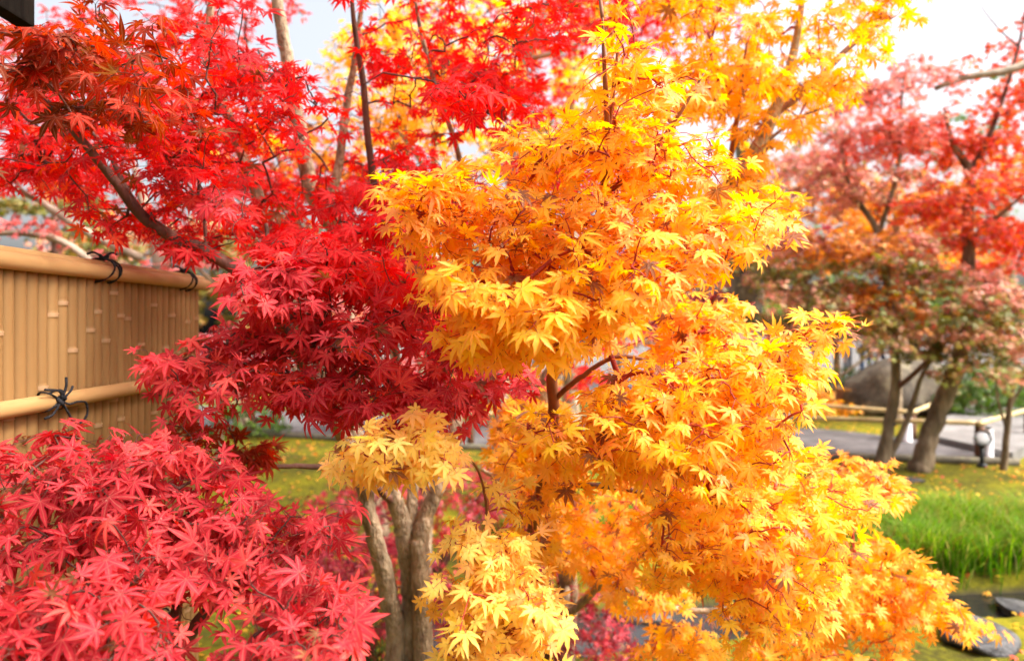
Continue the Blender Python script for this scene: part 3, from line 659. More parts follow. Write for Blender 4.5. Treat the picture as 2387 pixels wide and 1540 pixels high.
    foliage(root, sprays_in(polyB, lambda u, v: (1.38 + (1000 - v) * 0.0004, 1.62 + (1000 - v) * 0.0006), 150, r, 0.16, 0.014), mid, M['crimson'], M['twig_dark'], r, 0.042, 3, 0, 0.3, 0.9, droop=0.3, face=(0.85, 0.5, 0.34), tone=(0.66, 0.22), origin=O)
    polyB1 = [(500, 620), (600, 590), (700, 600), (720, 660), (700, 760), (640, 770), (560, 700)]
    foliage(root, sprays_in(polyB1, (1.42, 1.6), 26, r, 0.1, 0.02), mid, M['crimson'], M['twig_dark'], r, 0.045, 2, 0, 0.35, face=(0.75, 0.6, 0.3), tone=(0.7, 0.15), origin=O)
    polyB2 = [(840, 840), (1000, 780), (1180, 850), (1260, 880), (1230, 910), (1140, 930), (1100, 970), (1020, 960), (900, 930)]
    foliage(root, sprays_in(polyB2, (1.62, 1.95), 42, r, 0.13, 0.025), np.vstack([mid, s3[35:50]]), M['crimson'], M['twig_dark'], r, 0.045, 3, 0, 0.35, face=(0.75, 0.5, 0.3), tone=(0.62, 0.2), origin=O)
    polyB3 = [(560, 560), (760, 520), (860, 560), (980, 620), (900, 680), (720, 680), (640, 640)]
    foliage(root, sprays_in(polyB3, (1.6, 1.95), 85, r, 0.13, 0.025), np.vstack([mid, up]), M['red'], M['twig_dark'], r, 0.045, 3, 0, 0.35, face=(0.75, 0.5, 0.3), tone=(0.55, 0.2), origin=O)
    polyB6 = [(820, 620), (1000, 560), (1060, 700), (1100, 820), (1000, 840), (880, 760)]
    foliage(root, sprays_in(polyB6, (1.75, 2.15), 60, r, 0.15, 0.02), np.vstack([mid, s3[35:50], up]), M['red'], M['twig_dark'], r, 0.043, 3, 0, 0.35, face=(0.8, 0.45, 0.3), tone=(0.35, 0.2), origin=O)
    polyB7 = [(620, 900), (850, 900), (1080, 890), (1120, 1000), (1020, 990), (930, 975), (860, 965), (760, 985), (650, 960)]
    foliage(root, sprays_in(polyB7, (1.45, 1.75), 40, r, 0.11, 0.02), np.vstack([mid, s3[35:50]]), M['crimson'], M['twig_dark'], r, 0.043, 3, 0, 0.35, droop=0.6, face=(0.75, 0.55, 0.3), tone=(0.62, 0.22), origin=O)
    polyB4 = [(380, 960), (560, 980), (650, 1050), (640, 1090), (520, 1070), (420, 1010)]
    foliage(root, sprays_in(polyB4, (1.75, 1.95), 12, r, 0.12, 0.02), s10, M['bronze'], M['twig_dark'], r, 0.044, 3, 0, 0.35, face=(0.8, 0.3, 0.3), tone=(0.5, 0.2), origin=O)
red_maple()

# ------------------------------------------------------------------ the low crimson maple in the near left corner
def low_crimson():
    base = (-0.78, 1.30, -0.02)
    root, O = tree("crimson_maple", "low crimson maple spreading in front of the bamboo fence", base)
    r = np.random.default_rng(5)
    a = limb(root, "trunk", [np.array(base), np.array((-0.76, 1.25, 0.4)), np.array((-0.70, 1.18, 0.8)), np.array((-0.58, 1.16, 0.93)), P(560, 1350, 1.18), P(760, 1350, 1.2)], [0.03, 0.025, 0.019, 0.013, 0.008, 0.004], M['bark_dark'], O)
    b = limb(root, "limb", [np.array((-0.70, 1.18, 0.8)), np.array((-0.70, 1.10, 0.92)), P(300, 1500, 1.08), P(180, 1500, 1.05)], [0.014, 0.010, 0.007, 0.004], M['bark_dark'], O, 8)
    c = limb(root, "limb", [np.array((-0.58, 1.16, 0.93)), P(420, 1250, 1.28), P(300, 1180, 1.3)], [0.011, 0.007, 0.004], M['bark_dark'], O, 8)
    d = limb(root, "limb", [np.array((-0.70, 1.15, 0.8)), P(600, 1560, 1.05), P(760, 1560, 1.05)], [0.012, 0.008, 0.005], M['bark_dark'], O, 8)
    sk = np.vstack([a[20:], b, c, d])
    poly = [(-150, 1080), (0, 1060), (100, 1000), (250, 1005), (400, 975), (500, 1010), (540, 1070), (600, 1100), (660, 1180), (790, 1200), (800, 1250), (740, 1290), (720, 1330), (790, 1390), (845, 1460), (850, 1600), (-150, 1650)]
    def dep(u, v):
        m = 1.30 - (v - 1000) * 0.0006; return (m - 0.09, m + 0.12)
    foliage(root, sprays_in(poly, dep, 285, r, 0.12, 0.016), sk, M['crimson'], M['twig_dark'], r, 0.040, 3, 0, 0.4, 0.85, face=(0.8, 0.55, 0.42), droop=0.45, tone=(0.5, 0.27), origin=O)
low_crimson()

# ------------------------------------------------------------------ the golden maple in the middle
def golden_maple():
    base = (0.03, 2.12, -0.02)
    root, O = tree("golden_maple", "slender golden orange maple in full leaf at the centre", base)
    r = np.random.default_rng(33)
    a = limb(root, "trunk", [np.array(base), P(1226, 1420, 2.12), P(1232, 1300, 2.08), P(1256, 1160, 1.95), P(1280, 1050, 1.82), P(1291, 978, 1.75), P(1288, 866, 1.7), P(1315, 800, 1.66), P(1350, 700, 1.6), P(1385, 560, 1.52), P(1408, 430, 1.45), P(1415, 300, 1.4), P(1408, 150, 1.36), P(1404, 40, 1.34)],
             [0.024, 0.019, 0.017, 0.016, 0.015, 0.014, 0.0135, 0.0125, 0.0115, 0.010, 0.0085, 0.006, 0.004, 0.002], M['stem_red'], O)
    b = limb(root, "limb", [P(1412, 360, 1.42), P(1422, 270, 1.40), P(1436, 150, 1.38), P(1445, 60, 1.36)], [0.006, 0.005, 0.0035, 0.002], M['stem_red'], O, 8)
    c = limb(root, "limb", [P(1291, 930, 1.73), P(1350, 880, 1.68), P(1440, 830, 1.66), P(1560, 850, 1.68), P(1700, 860, 1.66), P(1860, 810, 1.56)], [0.008, 0.007, 0.005, 0.004, 0.003, 0.002], M['stem_red'], O, 8)
    d = limb(root, "limb", [P(1291, 978, 1.75), P(1230, 960, 1.66), P(1180, 990, 1.6)], [0.007, 0.005, 0.003], M['stem_red'], O, 8)
    e = limb(root, "limb", [P(1385, 560, 1.52), P(1330, 520, 1.5), P(1220, 520, 1.5), P(1050, 505, 1.46), P(930, 480, 1.4)], [0.006, 0.005, 0.004, 0.003, 0.002], M['stem_red'], O, 8)
    f = limb(root, "limb", [P(1385, 560, 1.52), P(1480, 500, 1.56), P(1600, 500, 1.56), P(1740, 510, 1.5)], [0.006, 0.005, 0.004, 0.002], M['stem_red'], O, 8)
    h = limb(root, "limb", [P(1262, 1130, 1.92), P(1400, 1130, 1.9), P(1560, 1160, 2.0), P(1700, 1220, 2.02), P(1860, 1280, 2.04), P(1960, 1320, 2.05)], [0.010, 0.008, 0.006, 0.005, 0.004, 0.003], M['bark_dark'], O, 8)
    i = limb(root, "limb", [P(1350, 700, 1.6), P(1280, 690, 1.48), P(1180, 700, 1.38), P(1080, 690, 1.32)], [0.007, 0.005, 0.004, 0.002], M['stem_red'], O, 8)
    j = limb(root, "limb", [P(1400, 460, 1.47), P(1500, 380, 1.45), P(1580, 270, 1.42), P(1640, 170, 1.4)], [0.006, 0.005, 0.004, 0.002], M['stem_red'], O, 8)
    up = np.vstack([a[66:], b, e, f, i, j])
    D1 = [(1170, 300), (1260, 250), (1360, 200), (1390, 70), (1400, -60), (1500, -60), (1480, 110), (1560, 190), (1700, 180), (1740, 260), (1700, 330), (1780, 420), (1600, 470), (1400, 460), (1240, 450), (1130, 390)]
    kw = dict(origin=O, serr=True)
    foliage(root, sprays_in(D1, (1.25, 1.62), 150, r, 0.11, 0.014), up, M['gold'], M['twig_red'], r, 0.035, 3, 0, 0.3, droop=0.2, face=(0.95, 0.3, 0.38), tone=(0.42, 0.22), **kw)
    top = limb(root, "limb", [P(1404, 40, 1.34), P(1380, -150, 1.5), P(1340, -420, 1.7)], [0.004, 0.004, 0.002], M['stem_red'], O, 8)  # out-of-frame leader that carries the added shading crown
    D0_shade = [(1040, -60), (1500, -40), (1900, -80), (1800, -650), (1000, -650)]  # unseen crown extension, placed to shade the fence and red boughs
    foliage(root, sprays_in(D0_shade, (1.45, 2.2), 140, r, 0.16, 0.035), np.vstack([top, a[86:]]), M['gold'], M['twig_red'], r, 0.043, 3, 1, 0.35, tone=(0.5, 0.2), origin=O)
    D2 = [(850, 450), (930, 405), (1050, 385), (1150, 420), (1260, 440), (1420, 440), (1600, 440), (1790, 430), (1840, 470), (1830, 560), (1760, 600), (1740, 650), (1660, 600), (1600, 640), (1500, 680), (1400, 700), (1250, 690), (1080, 640), (985, 620), (900, 570), (960, 520), (870, 500)]
    foliage(root, sprays_in(D2, (1.2, 1.6), 280, r, 0.12, 0.014), up, M['gold'], M['twig_red'], r, 0.035, 3, 0, 0.3, droop=0.25, face=(0.9, 0.4, 0.36), tone=(0.45, 0.22), **kw)
    D3 = [(990, 640), (1100, 620), (1250, 660), (1400, 660), (1520, 660), (1500, 740), (1400, 760), (1370, 830), (1260, 800), (1250, 860), (1190, 865), (1100, 830), (1060, 770), (1000, 740)]
    foliage(root, sprays_in(D3, (1.15, 1.45), 105, r, 0.10, 0.02), up, M['gold'], M['twig_red'], r, 0.040, 3, 0, 0.35, face=(0.7, 0.7, 0.3), droop=0.7, tone=(0.55, 0.2), **kw)
    E = [(1270, 990), (1330, 930), (1440, 880), (1500, 840), (1600, 810), (1700, 800), (1810, 770), (1830, 740), (1960, 740), (1990, 790), (1930, 830), (1900, 880), (1850, 900), (1870, 960), (1800, 960), (1830, 1010), (1900, 1050), (1850, 1090), (1700, 1100), (1560, 1100), (1450, 1110), (1370, 1060), (1280, 1120), (1300, 1050), (1170, 990), (1180, 950)]
    foliage(root, sprays_in(E, (1.3, 1.75), 310, r, 0.12, 0.014), np.vstack([c, d, h[:20]]), M['gold'], M['twig_red'], r, 0.035, 3, 0, 0.3, droop=0.3, face=(0.85, 0.5, 0.36), tone=(0.55, 0.28), **kw)
    E2 = [(1480, 660), (1600, 640), (1720, 700), (1730, 780), (1600, 830), (1480, 830), (1400, 860), (1400, 770)]
    foliage(root, sprays_in(E2, (1.75, 2.2), 60, r, 0.12, 0.03), np.vstack([c, a[50:70]]), M['amber'], M['twig_red'], r, 0.041, 3, 0, 0.35, face=(0.72, 0.5, 0.35), tone=(0.5, 0.25), **kw)
    T = [(1130, 990), (1250, 960), (1340, 1000), (1350, 1180), (1300, 1310), (1210, 1300), (1180, 1120)]
    foliage(root, sprays_in(T, (1.62, 1.9), 46, r, 0.1, 0.02), np.vstack([d, a[14:40]]), M['amber'], M['twig_red'], r, 0.036, 3, 0, 0.3, droop=0.4, face=(0.75, 0.6, 0.35), tone=(0.5, 0.25), **kw)
    Fp = [(1380, 1060), (1560, 1080), (1850, 1040), (1960, 1080), (2060, 1150), (2070, 1190), (1980, 1230), (2000, 1280), (1940, 1340), (1960, 1400), (1900, 1440), (1930, 1500), (1800, 1480), (1720, 1540), (1690, 1440), (1640, 1400), (1560, 1380), (1500, 1330), (1440, 1290), (1400, 1240), (1520, 1220), (1480, 1150)]
    foliage(root, sprays_in(Fp, (1.6, 2.15), 430, r, 0.15, 0.016), h, M['gold'], M['twig_red'], r, 0.034, 3, 0, 0.3, droop=0.3, face=(0.85, 0.5, 0.36), tone=(0.55, 0.28), **kw)
golden_maple()

# ------------------------------------------------------------------ the second, taller amber maple behind it
def amber_maple():
    base = (0.22, 2.95, -0.02)
    root, O = tree("amber_maple", "tall amber maple with a dark stem rising behind the golden maple", base)
    r = np.random.default_rng(44)
    a = limb(root, "trunk", [np.array(base), P(1325, 1420, 2.9), P(1320, 1330, 2.85), P(1300, 1220, 2.8), P(1275, 1100, 2.72), P(1265, 980, 2.66), P(1280, 880, 2.62), P(1400, 760, 2.62), P(1540, 650, 2.65), P(1600, 560, 2.68), P(1690, 440, 2.7), P(1742, 385, 2.72), P(1800, 270, 2.75), P(1850, 120, 2.8), P(1880, -80, 2.8)],
             [0.05, 0.042, 0.041, 0.04, 0.038, 0.036, 0.034, 0.033, 0.032, 0.03, 0.03, 0.032, 0.026, 0.018, 0.008], M['bark'], O)
    b = limb(root, "limb", [P(1690, 440, 2.7), P(1705, 350, 2.66), P(1722, 240, 2.62), P(1740, 100, 2.6)], [0.014, 0.012, 0.009, 0.005], M['stem_red'], O, 8)
    c = limb(root, "limb", [P(1750, 370, 2.72), P(1810, 310, 2.76), P(1880, 265, 2.8), P(1990, 230, 2.9)], [0.009, 0.007, 0.005, 0.003], M['bark_dark'], O, 8)
    d = limb(root, "limb", [P(1800, 270, 2.75), P(1900, 190, 2.78), P(1985, 105, 2.8), P(2080, 40, 2.85)], [0.016, 0.014, 0.011, 0.005], M['stem_red'], O, 8)
    e = limb(root, "limb", [P(1322, 1360, 2.86), P(1325, 1425, 2.6), P(1410, 1352, 2.4), P(1520, 1280, 2.3), P(1700, 1240, 2.3)], [0.012, 0.016, 0.014, 0.010, 0.005], M['bark'], O, 8)
    f = limb(root, "limb", [P(1300, 1240, 2.8), P(1215, 1270, 2.5), P(1208, 1180, 2.42), P(1180, 1130, 2.4), P(1120, 1090, 2.35)], [0.018, 0.016, 0.014, 0.012, 0.006], M['bark'], O, 8)
    g = limb(root, "limb", [P(1410, 1352, 2.4), P(1600, 1420, 2.45), P(1860, 1400, 2.45), P(2060, 1400, 2.5), P(2200, 1450, 2.5)], [0.012, 0.010, 0.008, 0.006, 0.003], M['bark'], O, 8)
    J = [(1480, 110), (1520, -200), (2250, -200), (2170, 0), (2140, 60), (2060, 150), (1990, 190), (2000, 250), (1900, 270), (1930, 330), (1830, 320), (1800, 400), (1700, 440), (1740, 330), (1560, 280), (1560, 200)]
    foliage(root, sprays_in(J, (2.4, 3.2), 430, r, 0.2, 0.04), np.vstack([a[70:], b, c, d]), M['amber'], M['twig_red'], r, 0.045, 3, 1, 0.35, face=(0.8, 0.35, 0.4), tone=(0.72, 0.22), origin=O, serr=True)
    J2 = [(1540, 440), (1800, 380), (1880, 440), (1860, 480), (1700, 520), (1560, 540)]
    foliage(root, sprays_in(J2, (2.3, 2.8), 40, r, 0.18, 0.04), a[60:80], M['amber'], M['twig_red'], r, 0.045, 3, 1, 0.35, face=(0.8, 0.35, 0.4), tone=(0.6, 0.22), origin=O)
    I1 = [(1150, 900), (1280, 900), (1400, 1060), (1560, 1080), (1560, 1250), (1480, 1330), (1640, 1400), (1600, 1460), (1450, 1420), (1350, 1340), (1280, 1300), (1230, 1290), (1210, 1200), (1150, 1060)]
    foliage(root, sprays_in(I1, (2.1, 2.75), 230, r, 0.17, 0.035), np.vstack([e, f, a[10:35]]), M['amber'], M['twig_red'], r, 0.042, 3, 0, 0.35, face=(0.75, 0.5, 0.35), tone=(0.45, 0.22), origin=O)
    I2 = [(1470, 1460), (1560, 1400), (1720, 1430), (1900, 1440), (1960, 1540), (1950, 1700), (1480, 1700)]
    foliage(root, sprays_in(I2, (2.0, 2.5), 80, r, 0.17, 0.035), np.vstack([e, g]), M['amber'], M['twig_red'], r, 0.042, 3, 0, 0.35, face=(0.75, 0.5, 0.35), tone=(0.55, 0.22), origin=O)
    L = [(1930, 1230), (2040, 1240), (2140, 1300), (2210, 1350), (2240, 1420), (2330, 1465), (2250, 1480), (2140, 1465), (2080, 1500), (2160, 1540), (2160, 1600), (1900, 1600), (1880, 1460), (1960, 1380), (1920, 1300)]
    foliage(root, sprays_in(L, (2.25, 2.7), 185, r, 0.17, 0.03), g, M['amber'], M['twig_red'], r, 0.040, 3, 0, 0.35, face=(0.75, 0.5, 0.35), tone=(0.5, 0.22), origin=O)
    L2 = [(1880, 1040), (1980, 1060), (2080, 1080), (2140, 1130), (2060, 1190), (1940, 1180)]
    foliage(root, sprays_in(L2, (2.1, 2.5), 40, r, 0.14, 0.03), g, M['amber'], M['twig_red'], r, 0.040, 3, 0, 0.35, face=(0.75, 0.5, 0.35), tone=(0.3, 0.22), origin=O)
amber_maple()

# ------------------------------------------------------------------ pale yellow young maple at the bottom
def pale_maple():
    base = (0.10, 1.62, -0.02)
    root, O = tree("pale_maple", "small pale yellow maple with peach tinted leaves in front of the stems", base)
    r = np.random.default_rng(55)
    a = limb(root, "trunk", [np.array(base), np.array((0.10, 1.60, 0.3)), P(1180, 1520, 1.45), P(1160, 1400, 1.40), P(1140, 1300, 1.42), P(1133, 1230, 1.5), P(1131, 1160, 1.5), P(1100, 1075, 1.44), P(1000, 1050, 1.38), P(860, 1050, 1.34)], [0.016, 0.014, 0.011, 0.009, 0.006, 0.0035, 0.003, 0.003, 0.0025, 0.0015], M['stem_red'], O)
    H = [(1070, 1235), (1120, 1190), (1180, 1230), (1210, 1280), (1250, 1330), (1290, 1370), (1330, 1430), (1345, 1500), (1340, 1620), (1050, 1620), (1060, 1490), (1110, 1450), (1040, 1410), (950, 1415), (965, 1380), (1030, 1345), (1030, 1300)]
    foliage(root, sprays_in(H, (1.22, 1.45), 125, r, 0.09, 0.022), a[10:36], M['pale'], M['twig_red'], r, 0.034, 3, 0, 0.4, face=(0.75, 0.65, 0.35), tone=(0.5, 0.25), petiole=0.022, spacing=0.024, serr=True, origin=O)
    H2 = [(740, 1085), (790, 1005), (900, 980), (1000, 985), (1060, 1025), (1100, 1070), (1060, 1095), (1000, 1095), (930, 1110), (850, 1085), (800, 1100)]
    foliage(root, sprays_in(H2, (1.24, 1.42), 62, r, 0.09, 0.02), a[42:], M['pale'], M['twig_red'], r, 0.034, 3, 0, 0.4, face=(0.75, 0.65, 0.35), tone=(0.5, 0.25), petiole=0.022, spacing=0.024, serr=True, origin=O)
    H3 = [(1090, 1060), (1200, 1070), (1250, 1150), (1190, 1190), (1120, 1150)]
    foliage(root, sprays_in(H3, (1.45, 1.6), 5, r, 0.06, 0.02), a[38:50], M['pale'], M['twig_red'], r, 0.033, 2, 0, 0.3, face=(0.75, 0.7, 0.3), tone=(0.8, 0.2), petiole=0.02, serr=True, origin=O)
pale_maple()
# ==== BACKGROUND ====
def blob(u, v, Y, ru, rv, ry):
    return (P(u, v, Y), (ru * K / FPX * Y, ry, rv * K / FPX * Y))

def bgtree(name, label, base, limbs, blobs, n, mat, size, seed, cat="tree", group=None, disc=0.42, tone=(0.5, 0.22), tonefun=None, lod=2, nl=7, pairs=4, twig='twig_dark', curl=0.3, narrow=1.0, face=(0.85, 0.4, 0.4), flat=0.03, spacing=0.05, extra=()):
    root, O = tree(name, label, base, group, cat)
    r = np.random.default_rng(seed); sk = []
    for k, (nm, pts, rad, bark) in enumerate(limbs):
        p = limb(root, nm, pts, rad, M[bark], O, 8, 6, 0.06, seed + k); sk.append(p[len(p) // 3:] if nm == "trunk" else p)
    sk = np.vstack(sk)
    for bl, nn, mt, tn in ([(blobs, n, mat, tone)] + list(extra)):
        foliage(root, sprays_blob(bl, nn, r, disc, flat), sk, M[mt], M[twig], r, size, pairs, lod, curl, narrow, False, nl, face, 0.4, tn, size * 0.6, True, ("crown", "twig_sprays"), O, 0.0016, tonefun, spacing)
    return root

def simple_tree(name, label, u, v, Y, top, blobs, n, mat, size, seed, bark='bark', rad=0.08, lean=0, **kw):
    b = P(u, v, Y); b[2] = -0.03; bu = (b[0] / Y * FPX + 512) / K
    pts = [b] + [P(bu + lean * f, (HZ + CAM_H * FPX / Y) / K * (1 - f) + top * f, Y + 0.1 * math.sin(9 * f)) for f in (0.2, 0.45, 0.7, 1.0)]
    limbs = [("trunk", pts, [rad, rad * .85, rad * .7, rad * .45, rad * .12], bark)]
    for k, (c, _) in enumerate(blobs[:4]):
        s = np.array(pts[1 + k % 3]); limbs.append(("limb", [s, (s + c) / 2 + np.array([0, 0, 0.08]), c], [rad * .4, rad * .25, rad * .08], bark))
    return bgtree(name, label, b, limbs, blobs, n, mat, size, seed, **kw)

def G(u, v):       # the ground point seen at (u, v)
    Y = CAM_H * FPX / (v * K - HZ); return P(u, v, Y) * np.array([1, 1, 0])

# ---- right side: the two leaning garden maples in front of the path
b = P(2050, 1085, 7.05); b[2] = -0.03
bgtree("dusky_maple", "slender maple with dusky pink and green leaves forking in front of the path", b,
       [("trunk", [b, P(2068, 1000, 7.05), P(2085, 900, 7.05), P(2083, 800, 7.05), P(2070, 680, 7.1), P(2046, 548, 7.15), P(2008, 480, 7.2), P(1975, 420, 7.25), P(1960, 340, 7.3)], [0.085, 0.06, 0.052, 0.048, 0.042, 0.036, 0.028, 0.02, 0.01], 'bark_mid'),
        ("limb", [P(2046, 548, 7.15), P(2075, 460, 7.1), P(2096, 370, 7.1), P(2100, 250, 7.1), P(2110, 150, 7.1)], [0.03, 0.024, 0.02, 0.014, 0.006], 'bark_mid'),
        ("limb", [P(2085, 905, 7.05), P(2130, 870, 6.9), P(2190, 810, 6.8), P(2240, 775, 6.8), P(2300, 765, 6.7), P(2380, 700, 6.7)], [0.03, 0.024, 0.02, 0.017, 0.012, 0.006], 'bark_dark'),
        ("limb", [P(2062, 1080, 7.05), P(2100, 1010, 7.0), P(2130, 930, 6.95), P(2150, 870, 6.9), P(2200, 800, 6.9)], [0.035, 0.03, 0.026, 0.02, 0.008], 'bark_mid'),
        ("limb", [P(2090, 800, 7.05), P(2040, 740, 6.9), P(1960, 690, 6.8), P(1880, 660, 6.8)], [0.022, 0.018, 0.012, 0.005], 'bark_mid')],
       [blob(1960, 460, 7.5, 120, 90, .8), blob(2080, 560, 7.1, 150, 90, .8), blob(1900, 620, 7.5, 130, 90, .8), blob(2150, 690, 6.9, 170, 75, .8), blob(1960, 730, 7.3, 150, 60, .8), blob(2050, 400, 7.3, 110, 60, .6), blob(2290, 740, 6.7, 130, 70, .7), blob(2200, 780, 6.9, 130, 40, .5)],
       720, 'dusky', 0.05, 101, tone=(0.5, 0.3), tonefun=lambda p: np.clip((p[:, 2] - 1.9) * 0.22, -0.2, 0.35), extra=[([blob(2110, 190, 7.2, 60, 60, .4), blob(2080, 290, 7.2, 80, 50, .4), blob(2010, 200, 7.3, 60, 40, .4)], 200, 'dusky', (0.75, 0.25)), ([blob(1960, 330, 7.5, 100, 60, .6), blob(1890, 400, 7.6, 80, 60, .6), blob(1990, 240, 7.5, 70, 50, .5), blob(1820, 540, 7.8, 80, 80, .6)], 260, 'dusky', (0.7, 0.25)), ([blob(1900, 690, 7.0, 110, 60, .6), blob(2120, 640, 6.8, 110, 40, .5), blob(2260, 800, 6.6, 130, 40, .5), blob(2000, 600, 7.0, 90, 40, .5), blob(1870, 600, 7.0, 90, 60, .5), blob(2180, 720, 6.5, 140, 40, .5)], 360, 'olive', (0.4, 0.28)), ([blob(1930, 560, 7.0, 110, 50, .6), blob(2060, 690, 6.9, 90, 40, .5)], 190, 'orange', (0.3, 0.3)), ([blob(1880, 800, 7.2, 110, 40, .5), blob(2150, 845, 6.7, 110, 35, .5), blob(2320, 830, 6.6, 100, 40, .5), blob(2020, 790, 7.0, 110, 40, .5)], 130, 'dusky', (0.4, 0.3))])
b = P(2142, 1105, 6.95); b[2] = -0.03
bgtree("coral_maple", "maple with a thick leaning trunk and coral red upper crown by the path corner", b,
       [("trunk", [b, P(2160, 1030, 7.0), P(2190, 950, 7.0), P(2215, 890, 7.0), P(2235, 835, 7.0), P(2255, 720, 7.05), P(2258, 600, 7.1), P(2256, 500, 7.15), P(2258, 400, 7.2), P(2220, 335, 7.2), P(2200, 250, 7.2)], [0.115, 0.092, 0.088, 0.085, 0.08, 0.068, 0.06, 0.055, 0.045, 0.03, 0.012], 'bark_mid'),
        ("limb", [P(2258, 400, 7.2), P(2290, 350, 7.15), P(2330, 250, 7.1), P(2370, 120, 7.1), P(2390, 20, 7.1), P(2400, -80, 7.1)], [0.036, 0.03, 0.022, 0.015, 0.01, 0.005], 'bark_dark'),
        ("limb", [P(2375, 110, 7.1), P(2330, 70, 7.1), P(2290, 20, 7.1), P(2270, -20, 7.1)], [0.010, 0.008, 0.006, 0.003], 'bark_dark'),
        ("limb", [P(2420, 140, 6.9), P(2330, 168, 6.8), P(2250, 180, 6.8), P(2180, 205, 6.8)], [0.045, 0.04, 0.034, 0.026], 'bark_pale'),
        ("limb", [P(2258, 560, 7.1), P(2330, 500, 6.9), P(2400, 440, 6.8)], [0.03, 0.02, 0.008], 'bark_mid')],
       [blob(2290, 310, 7.4, 110, 80, .8), blob(2330, 440, 7.1, 120, 80, .8), blob(2180, 470, 7.3, 110, 60, .7), blob(2280, 550, 7.2, 150, 60, .8), blob(2400, 200, 7.4, 70, 100, .8), blob(2400, 560, 7.2, 90, 90, .8), blob(2140, 330, 7.6, 80, 60, .5), blob(2380, 110, 7.4, 60, 60, .5), blob(2050, 330, 7.6, 80, 60, .5)],
       1150, 'coral', 0.05, 102, tone=(0.6, 0.25), extra=[([blob(2370, 690, 6.8, 110, 70, .7), blob(2290, 640, 6.9, 110, 50, .6)], 220, 'dusky', (0.7, 0.2))])
b = P(2338, 1090, 7.0); b[2] = -0.03
bgtree("thin_maple", "thin upright sapling beside the black spotlight at the path corner", b,
       [("trunk", [b, P(2345, 1020, 7.0), P(2352, 950, 7.0), P(2360, 890, 7.0), P(2350, 780, 7.0), P(2340, 660, 7.0)], [0.035, 0.028, 0.025, 0.022, 0.016, 0.006], 'bark_mid'),
        ("limb", [P(2352, 950, 7.0), P(2380, 900, 7.0), P(2400, 860, 7.0)], [0.016, 0.012, 0.006], 'bark_mid'), ("limb", [P(2346, 1000, 7.0), P(2325, 930, 7.0), P(2318, 860, 7.0)], [0.014, 0.011, 0.005], 'bark_mid')],
       [blob(2350, 760, 7.0, 80, 70, .5), blob(2390, 840, 7.0, 50, 50, .4)], 110, 'dusky', 0.048, 103, tone=(0.65, 0.2))

simple_tree("orange_maple", "orange and yellow maple behind the two leaning maples", 2090, 1000, 10.2, 330, [blob(2080, 420, 10.2, 110, 90, .9), blob(2170, 500, 10, 100, 70, .8), blob(1960, 480, 10.4, 110, 90, .9), blob(2010, 580, 10.2, 120, 70, .8), blob(2290, 420, 10.4, 100, 70, .8), blob(1900, 400, 10.4, 70, 70, .8)], 480, 'orange', 0.07, 208, rad=0.07, tone=(0.75, 0.25))
simple_tree("yellow_green_maple", "yellow green maple low behind the slender trunk", 1950, 985, 12.0, 600, [blob(1960, 680, 12, 110, 70, .8), blob(2120, 720, 12, 120, 60, .8), blob(1850, 760, 12, 110, 60, .8), blob(2250, 690, 12.2, 110, 60, .8), blob(2370, 760, 12, 90, 60, .8)], 360, 'green', 0.08, 209, rad=0.07, tone=(0.7, 0.3))

# ---- the big grey trunk behind the golden foliage
b = G(1728, 985)
bgtree("grey_trunk_maple", "old maple with a thick mottled grey trunk behind the amber leaves", b,
       [("trunk", [b, P(1728, 860, 8.7), P(1735, 740, 8.7), P(1742, 620, 8.7), P(1752, 500, 8.7), P(1750, 420, 8.7), P(1720, 300, 8.7)], [0.30, 0.24, 0.225, 0.21, 0.19, 0.16, 0.08], 'bark_grey'),
        ("limb", [P(1745, 600, 8.7), P(1830, 520, 8.8), P(1920, 400, 8.9)], [0.09, 0.06, 0.02], 'bark_grey'), ("limb", [P(1740, 640, 8.7), P(1640, 540, 8.6), P(1560, 430, 8.6)], [0.08, 0.05, 0.02], 'bark_grey')],
       [blob(1830, 420, 9.2, 120, 90, .9), blob(1900, 340, 9.4, 100, 70, .9), blob(1640, 640, 9.6, 130, 90, .9), blob(1830, 680, 9.8, 110, 90, .9), blob(1600, 780, 9.4, 130, 70, .8), blob(1800, 560, 9.0, 110, 70, .8), blob(1860, 760, 9.6, 110, 50, .7)],
       900, 'dusky', 0.06, 104, tone=(0.6, 0.25), extra=[([blob(1650, 720, 10, 150, 90, 1), blob(1830, 560, 10, 80, 70, .8)], 240, 'wine', (0.55, 0.25))])

# ---- centre: tall trees close behind the crowns
simple_tree("yellow_maple", "yellow maple half hidden behind the scarlet crown", 985, 900, 4.0, 40, [blob(930, 60, 4.0, 120, 90, .6), blob(1010, 230, 3.9, 120, 110, .5), blob(870, 270, 4.2, 100, 90, .5), blob(760, 370, 4.4, 90, 60, .5), blob(1090, 60, 4.2, 90, 80, .5), blob(1180, 300, 3.8, 110, 80, .5)], 330, 'gold', 0.048, 201, rad=0.05, lean=40, tone=(0.6, 0.2), lod=1)
simple_tree("ginkgo_tree", "lemon yellow tree glowing far behind the golden crown", 1330, 950, 6.5, 0, [blob(1160, 80, 6.5, 70, 80, .6), blob(1370, 230, 6.4, 100, 80, .6), blob(1520, 190, 6.6, 70, 80, .6), blob(1290, 340, 6.6, 110, 60, .6), blob(1080, 180, 6.8, 60, 80, .6), blob(1380, 100, 6.8, 90, 80, .6)], 420, 'lemon', 0.06, 202, rad=0.09, tone=(0.6, 0.2))
b = G(1180, 985)
